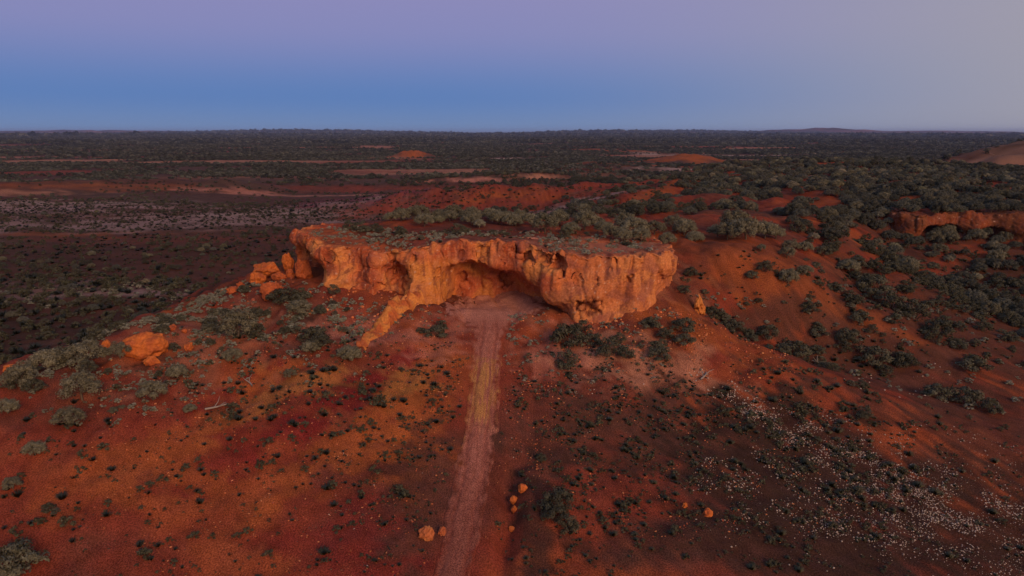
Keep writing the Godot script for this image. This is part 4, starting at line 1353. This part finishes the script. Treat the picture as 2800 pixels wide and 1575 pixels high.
	for k in range(0, rb.i.size(), 3):
		var p0 := rb.v[rb.i[k]]
		up_sum += (rb.v[rb.i[k + 2]] - p0).cross(rb.v[rb.i[k + 1]] - p0).y
	if up_sum < 0.0:
		rb.i.reverse()
	var ro := node_of("rock_rib", soup_mesh(rb, m))
	tag(ro, "low ochre rock rib running down the slope from the cave edge", "rock rib")
	# rock needle at the mesa's end
	var s := lump(24, Vector3(1.5, 1.0, 1.3), 0.3, 91.0, 0.0)
	for k in s.v.size():
		var p := s.v[k]
		var t := clampf(p.y + 0.5, 0.0, 1.0)
		p.x *= lerpf(1.25, 0.42, ss(0.0, 1.0, t))
		p.z *= lerpf(1.25, 0.42, ss(0.0, 1.0, t))
		p.y = (p.y + 0.42) * 2.7
		p.x += 0.10 * nb.get_noise_2d(p.y * 1.6, 4.0) - 0.1 * t
		s.v[k] = p
		s.c[k] = col(mix3(Vector3(0.50, 0.17, 0.05), Vector3(0.55, 0.24, 0.07), 0.5 + 0.5 * nb.get_noise_3d(p.x, p.y * 0.6, p.z)))
	var n := node_of("rock_needle", soup_mesh(s, m))
	n.scale = Vector3(0.82, 0.86, 0.82)
	n.position = Vector3(19.9, stand_y(19.9, 71.6) - 0.3, -71.6)
	tag(n, "small tapering rock needle standing past the end of the cliff", "rock needle")
	print("boulders ", Time.get_ticks_msec())

func plants() -> void:
	var wood_m := plain_material(Vector3.ONE, 0.95)
	var leaf_m := plain_material(Vector3.ONE, 0.8)
	leaf_m.cull_mode = BaseMaterial3D.CULL_DISABLED
	leaf_m.backlight_enabled = true
	leaf_m.backlight = Color(0.25, 0.25, 0.2)
	var bark := Vector3(0.10, 0.075, 0.06)
	var grey_green := Vector3(0.135, 0.131, 0.094)
	var dark_green := Vector3(0.064, 0.065, 0.048)
	var salt := Vector3(0.165, 0.17, 0.14)
	var small_green := Vector3(0.068, 0.069, 0.047)
	var trees := []
	var tree_mm := []
	for k in 8:
		var a := mulga([0.62, 0.72, 0.56, 0.78, 0.66, 0.56, 0.66, 0.5][k], [26, 23, 29, 24, 32, 24, 22, 27][k], 150, 0.028, (grey_green * [1.0, 0.8, 1.15, 0.9, 1.05][k]) if k < 5 else Vector3(0.070, 0.074, 0.062) * [1.0, 0.8, 1.3][k - 5], bark, 5)  # last three: darker plateau copies, vignette darkness put into the leaf colour
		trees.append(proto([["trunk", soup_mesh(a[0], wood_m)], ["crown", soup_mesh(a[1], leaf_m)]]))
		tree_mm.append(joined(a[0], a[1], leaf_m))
	var bushes := []
	var bush_mm := []
	for k in 5:
		var a := low_bush([13, 11, 15, 12, 14][k], 110, 0.038, [0.8, 0.65, 0.7, 0.95, 0.6][k], dark_green * [1.0, 1.25, 0.9, 1.1, 1.4][k], bark)
		bushes.append(proto([["stem", soup_mesh(a[0], wood_m)], ["foliage", soup_mesh(a[1], leaf_m)]]))
		bush_mm.append(joined(a[0], a[1], leaf_m))
	var salts := []
	var salt_mm := []
	for k in 4:
		var a := low_bush([7, 6, 8, 5][k], 46, 0.07, 0.72, salt * [1.0, 0.85, 1.1, 0.95][k], bark)
		var me := joined(a[0], a[1], leaf_m)
		salts.append(proto([["saltbush", me]]))
		salt_mm.append(me)
	var smalls := []
	var small_mm := []
	for k in 4:
		var me: ArrayMesh
		if k < 2:
			var a := low_bush([6, 7][k], 34, 0.08, 0.8, small_green, bark)
			me = joined(a[0], a[1], leaf_m)
		else:
			me = soup_mesh(tussock(110, small_green * 1.3), leaf_m)
		smalls.append(proto([["shrub", me]]))
		small_mm.append(me)
	var far_mm := []
	for k in 5:
		var a := low_bush([9, 8, 10, 9, 11][k], 24, 0.09, [0.7, 0.85, 0.6, 0.75, 0.65][k], Vector3(0.082, 0.087, 0.075) * [1.0, 0.7, 1.3, 0.52, 0.9][k], bark)
		far_mm.append(soup_mesh(a[1], leaf_m))
	print("plant shapes ", Time.get_ticks_msec())
	scatter_plants()
	print("scattered ", Time.get_ticks_msec(), " trees ", placed_trees.size(), " bushes ", placed_bushes.size(), " far ", far_plants.size())
	# grey saltbush: x, d, half sizes, turn, count, size
	for q in [[-33, 76, 3.2, 13, -22, 420, 0.5, 1.0], [-40, 60, 4, 9, -25, 160, 0.5, 1.1], [-26, 71, 6, 4, 0, 120, 0.35, 0.8], [-17, 70.5, 5, 3, 0, 150, 0.35, 0.9], [1.2, 70, 3.0, 4.5, 0, 130, 0.35, 0.7], [-20, 86, 5, 5, 0, 190, 0.35, 0.7], [-12, 79, 6, 3, 0, 130, 0.3, 0.7], [-2, 82, 9, 4, 0, 110, 0.3, 0.65], [9, 75, 7, 4, 0, 140, 0.3, 0.7], [13, 68, 5, 2, 0, 80, 0.4, 0.7], [6, 62, 8, 5, 0, 200, 0.25, 0.6], [-26, 60, 14, 8, 0, 220, 0.3, 0.7], [-10, 70, 5, 3, 0, 70, 0.3, 0.6], [4.2, 73.2, 0.9, 0.9, 0, 26, 0.4, 0.7], [24, 74, 4, 3, 0, 40, 0.5, 1.0], [-24, 60, 9, 6, 0, 90, 0.35, 0.7], [45, 72, 16, 12, 0, 180, 0.5, 1.2], [70, 95, 18, 12, 0, 260, 0.6, 1.4], [-70, 112, 30, 9, 8, 300, 0.6, 1.4]]:
		scatter_patch(placed_salt, q[0], q[1], q[2], q[3], q[4], q[5], q[6], q[7])
	for q in [[-28, 72, 8, 9, 0, 500, 0.35, 1.0], [-36, 66, 6, 12, -20, 420, 0.4, 1.1], [-20, 69, 8, 4, 0, 260, 0.35, 0.9], [-32, 58, 9, 8, 0, 220, 0.35, 0.9]]:
		scatter_patch(placed_salt, q[0], q[1], q[2], q[3], q[4], q[5], q[6], q[7])
	for q in [[-27, 70, 9, 8, 0, 55, 0.9, 2.2], [-38, 62, 6, 9, -20, 55, 0.9, 2.4], [-19, 68, 6, 4, 0, 16, 0.8, 1.8], [34, 74, 12, 7, 0, 50, 0.8, 2.0], [12, 66, 7, 3, 0, 16, 0.8, 1.8], [52, 80, 14, 10, 0, 90, 0.9, 2.2]]:
		scatter_patch(placed_bushes, q[0], q[1], q[2], q[3], q[4], q[5], q[6], q[7])
	for q in [[-12, 82, 9, 5, 0, 300, 0.3, 0.75], [-2, 82, 9, 5, 0, 280, 0.3, 0.7], [9, 77, 7, 5, 0, 280, 0.3, 0.75], [-20, 85, 5, 6, 0, 160, 0.3, 0.75]]:
		scatter_patch(placed_salt, q[0], q[1], q[2], q[3], q[4], q[5], q[6], q[7])
	for q in [[-2, 84, 16, 5, 0, 26, 0.8, 1.7], [10, 80, 6, 5, 0, 10, 0.8, 1.5]]:
		scatter_patch(placed_bushes, q[0], q[1], q[2], q[3], q[4], q[5], q[6], q[7])
	for q in [[-20, 52, 18, 16, 0, 1500, 0.1, 0.35], [12, 55, 13, 13, 0, 1800, 0.1, 0.35], [24, 48, 14, 10, 0, 1500, 0.1, 0.4]]:
		scatter_patch(placed_small, q[0], q[1], q[2], q[3], q[4], q[5], q[6], q[7])
	# small dark shrubs and tussocks
	for q in [[-22, 48, 16, 13, 0, 520, 0.35, 1.1], [-12, 54, 8, 10, 0, 320, 0.35, 0.95], [-7, 50, 3.5, 16, 0, 620, 0.15, 0.45], [-25, 64, 12, 8, 0, 420, 0.3, 0.8], [8, 58, 8, 9, 0, 1300, 0.16, 0.65], [16, 49, 13, 11, 0, 2000, 0.16, 0.8], [-14, 58, 16, 12, 0, 900, 0.12, 0.4], [26, 54, 9, 9, 30, 520, 0.3, 1.1], [4, 43, 5, 6, 0, 420, 0.18, 0.6], [36, 48, 14, 12, 0, 420, 0.25, 0.9], [32, 74, 14, 8, 0, 480, 0.35, 1.1], [50, 86, 9, 16, 0, 420, 0.35, 1.1], [0, 82, 18, 7, 0, 420, 0.25, 0.7], [-32, 80, 8, 12, 0, 200, 0.3, 0.7], [72, 98, 24, 18, 0, 1100, 0.6, 1.8],
		[-80, 100, 34, 30, 0, 2600, 0.6, 2.2], [-90, 150, 60, 34, 6, 2600, 0.5, 1.6], [-110, 212, 66, 26, 10, 3200, 0.5, 1.5], [-170, 250, 60, 30, 0, 2400, 0.6, 1.6], [-50, 236, 46, 26, 0, 1300, 0.6, 1.6], [10, 200, 50, 50, 0, 1200, 0.6, 1.6]]:
		scatter_patch(placed_small, q[0], q[1], q[2], q[3], q[4], q[5], q[6], q[7])
	var kt := ordered(placed_trees)
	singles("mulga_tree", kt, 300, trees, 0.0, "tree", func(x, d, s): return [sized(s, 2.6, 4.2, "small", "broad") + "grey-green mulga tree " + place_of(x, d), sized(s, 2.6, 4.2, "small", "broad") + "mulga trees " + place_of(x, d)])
	many("mulga_wood", kt, 300, tree_mm, 0.0, "mulga trees merging into woodland with painted-in darkness past the mesa")
	var kb := ordered(placed_bushes)
	singles("desert_bush", kb, 300, bushes, 0.02, "bush", func(x, d, s): return [sized(s, 2.4, 4.0, "small", "wide") + "dark green bush " + place_of(x, d), sized(s, 2.4, 4.0, "small", "wide") + "dark bushes " + place_of(x, d)])
	many("bush_scrub", kb, 300, bush_mm, 0.02, "dark bushes thinning out over the open plain")
	var ks := ordered(placed_salt)
	singles("saltbush", ks, 300, salts, 0.06, "shrub", func(x, d, s): return ["low silvery grey saltbush " + place_of(x, d), "saltbushes " + place_of(x, d)])
	many("saltbush_cover", ks, 300, salt_mm, 0.06, "scattered silvery saltbush too small to tell apart")
	var km := ordered(placed_small)
	singles("small_shrub", km, 300, smalls, 0.04, "shrub", func(x, d, s): return ["small dark green shrub " + place_of(x, d), "small shrubs " + place_of(x, d)])
	many("shrub_cover", km, 300, small_mm, 0.04, "small dark shrubs and tussocks dotted over the earth")
	var kf := []
	for q in far_plants:
		kf.append([0.0, q, land_y(q[0], q[1])])
	many("distant_scrub", kf, 0, far_mm, 0.05, "endless grey-green scrub covering the plain to the horizon")
	for p in trees + bushes + salts + smalls:
		p.free()
	# dead wood
	var dead := Vector3(0.24, 0.20, 0.18)
	for q in [[-24.3, 53.6, 1.2, 0.4], [-22.8, 57.0, 1.0, 2.3], [17.6, 60.6, 1.2, 1.0], [32.0, 69.0, 1.3, 2.0]]:
		var s := Soup.new()
		add_tube(s, [Vector3(-0.5, 0.05, 0), Vector3(0, 0.10, 0.06), Vector3(0.5, 0.16, 0)], 0.055, 0.03, 6, dead)
		add_tube(s, [Vector3(0.1, 0.1, 0.05), Vector3(0.35, 0.3, 0.2), Vector3(0.5, 0.42, 0.42)], 0.03, 0.01, 5, dead)
		add_tube(s, [Vector3(-0.1, 0.08, 0.04), Vector3(0.1, 0.28, -0.15), Vector3(0.2, 0.5, -0.3)], 0.025, 0.008, 5, dead)
		var o := node_of("dead_branch", soup_mesh(s, wood_m))
		o.transform = Transform3D(Basis(Vector3.UP, q[3]).scaled(Vector3.ONE * q[2] * 1.4), Vector3(q[0], stand_y(q[0], q[1]), -q[1]))
		tag(o, "bleached grey dead branch lying " + place_of(q[0], q[1]), "branch", "dead branches " + place_of(q[0], q[1]))
	print("plants ", Time.get_ticks_msec())

func stones(m: Material) -> void:
	var white_m := plain_material(Vector3.ONE, 0.85)
	var meshes := []
	var protos := []
	for k in 4:
		var s := lump(4, [Vector3(1, 0.7, 0.8), Vector3(0.9, 0.8, 1.0), Vector3(1.1, 0.6, 0.7), Vector3(0.8, 0.75, 0.9)][k], 0.5, 200.0 + 7.0 * k, 0.9)
		for e in s.c.size():
			s.c[e] = col(Vector3(0.36, 0.295, 0.25) * [1.0, 0.85, 1.1, 0.7][k])
		var me := soup_mesh(s, white_m)
		meshes.append(me)
		protos.append(proto([["quartz_stone", me]]))
	for q in [[20.5, 57.0, 1.8, 6.0, 40, 700, 0.04, 0.2], [26.0, 50.5, 2.4, 10.5, 40, 6500, 0.025, 0.13], [31.5, 50.5, 1.8, 9.0, 42, 1300, 0.03, 0.16], [23, 46.5, 9.5, 5.5, 0, 3600, 0.03, 0.15], [31, 43, 10, 5, 0, 6000, 0.03, 0.12], [18, 44, 6, 6, 0, 400, 0.03, 0.15], [38, 50, 9, 6, 0, 1300, 0.03, 0.13], [14, 56, 8, 6, 0, 200, 0.03, 0.13], [-8, 48, 10, 12, 0, 200, 0.03, 0.11], [3, 54, 4, 8, 0, 100, 0.04, 0.15], [38, 66, 10, 8, 0, 140, 0.06, 0.2]]:
		scatter_patch(placed_quartz, q[0], q[1], q[2], q[3], q[4], q[5], q[6], q[7])
	var kq := ordered(placed_quartz)
	singles("quartz_stone", kq, 300, protos, -0.12, "stone", func(x, d, s): return ["whitish quartz stone lying loose " + place_of(x, d), "white stones " + place_of(x, d)])
	many("quartz_gravel", kq, 300, meshes, -0.12, "whitish quartz gravel strewn down the dark slope")
	for p in protos:
		p.free()
	# red and brown rubble on the slopes
	var red_meshes := []
	for k in 4:
		var s := lump(3, [Vector3(1, 0.7, 0.8), Vector3(0.9, 0.8, 1.0), Vector3(1.1, 0.6, 0.7), Vector3(0.8, 0.75, 0.9)][k], 0.5, 300.0 + 7.0 * k, 0.9)
		for e in s.c.size():
			s.c[e] = col([Vector3(0.36, 0.11, 0.05), Vector3(0.24, 0.07, 0.04), Vector3(0.42, 0.17, 0.08), Vector3(0.14, 0.06, 0.045)][k])
		red_meshes.append(soup_mesh(s, white_m))
	var rub := []
	for q in [[-14, 52, 18, 16, 0, 7000, 0.04, 0.16], [14, 54, 14, 14, 0, 5000, 0.04, 0.16], [0, 64, 12, 9, 0, 1800, 0.05, 0.22], [-16, 72, 8, 4, 0, 500, 0.08, 0.45], [12, 67, 8, 3.5, 0, 700, 0.08, 0.4], [22, 66, 6, 6, 0, 700, 0.06, 0.25], [4, 82, 16, 7, 0, 1500, 0.05, 0.22], [-28, 62, 10, 12, 0, 1500, 0.05, 0.2], [-29, 80, 5, 8, 0, 300, 0.1, 0.5]]:
		scatter_patch(rub, q[0], q[1], q[2], q[3], q[4], q[5], q[6], q[7])
	var kr := []
	for q in rub:
		kr.append([0.0, q, stand_y(q[0], q[1])])
	many("rubble", kr, 0, red_meshes, -0.1, "small red and brown stones littering the slopes")

func camera_and_light() -> void:
	var cam := Camera3D.new()
	cam.name = "camera"
	cam.fov = 45.0
	cam.far = 30000.0
	cam.near = 0.5
	add_child(cam)
	cam.position = Vector3(0, EYE, 0)
	cam.rotation_degrees = Vector3(-12.6, 0, 0)
	cam.current = true
	var env := Environment.new()
	env.tonemap_mode = Environment.TONE_MAPPER_LINEAR
	env.tonemap_exposure = 1.75
	env.background_mode = Environment.BG_SKY
	env.fog_enabled = true
	env.fog_density = 0.00005
	env.fog_light_color = Color(0.62, 0.72, 0.95)
	env.sdfgi_enabled = true
	env.ssao_enabled = true
	env.ssil_enabled = true
	var sky := Sky.new()
	var pm := PanoramaSkyMaterial.new()
	pm.panorama = dusk_sky()
	sky.sky_material = pm
	env.sky = sky
	var we := WorldEnvironment.new()
	we.name = "environment"
	we.environment = env
	add_child(we)
	# the afterglow where the sun has gone down, behind the camera and to its right
	var sun := DirectionalLight3D.new()
	sun.name = "afterglow"
	sun.light_color = Color(1.0, 0.79, 0.60)
	sun.light_energy = 0.5
	sun.light_angular_distance = 24.0
	sun.shadow_enabled = true
	add_child(sun)
	sun.rotation_degrees = Vector3(-23.0, 28.0, 0.0)

func dusk_sky() -> ImageTexture:
	# twilight wedge: blue earth shadow at the horizon, pink belt above it, pale dusk blue overhead, warm glow round the set sun
	var W := 1024
	var Hh := 512
	var im := Image.create(W, Hh, false, Image.FORMAT_RGBF)
	var glow_at := deg_to_rad(180.0 - 28.0)
	for j in Hh:
		var el := 90.0 - (j + 0.5) * 180.0 / Hh
		for i in W:
			var az := ((i + 0.5) / W) * TAU          # 0 = straight ahead (-z), positive to the right
			var near_sun := 0.5 + 0.5 * cos(az - glow_at)
			var c := Vector3(0.160, 0.250, 0.445)
			c = mix3(c, Vector3(0.110, 0.212, 0.468), ss(0.0, 2.8, el))
			c = mix3(c, Vector3(0.225, 0.245, 0.48), ss(2.5, 8.0, el))
			c = mix3(c, Vector3(0.285, 0.255, 0.48), ss(6.0, 14.0, el))
			c = mix3(c, Vector3(0.20, 0.26, 0.46), ss(14.0, 40.0, el))
			c = mix3(c, Vector3(0.13, 0.20, 0.40), ss(40.0, 90.0, el))
			# the belt fades and the air turns greyer and warmer towards the sun's side
			var side := ss(0.02, 0.36, near_sun)
			c = mix3(c, mix3(Vector3(0.36, 0.34, 0.38), Vector3(0.27, 0.31, 0.44), ss(4.0, 34.0, el)), side * (1.0 - ss(30.0, 75.0, el)))
			var g := pow(near_sun, 5.0) * exp(-maxf(el, 0.0) / 13.0)
			c += Vector3(1.0, 0.52, 0.24) * 1.3 * g
			if el < 0.0:
				c = Vector3(0.10, 0.07, 0.07)
			c *= 0.585
			im.set_pixel(i, j, Color(c.x, c.y, c.z))
	return ImageTexture.create_from_image(im)
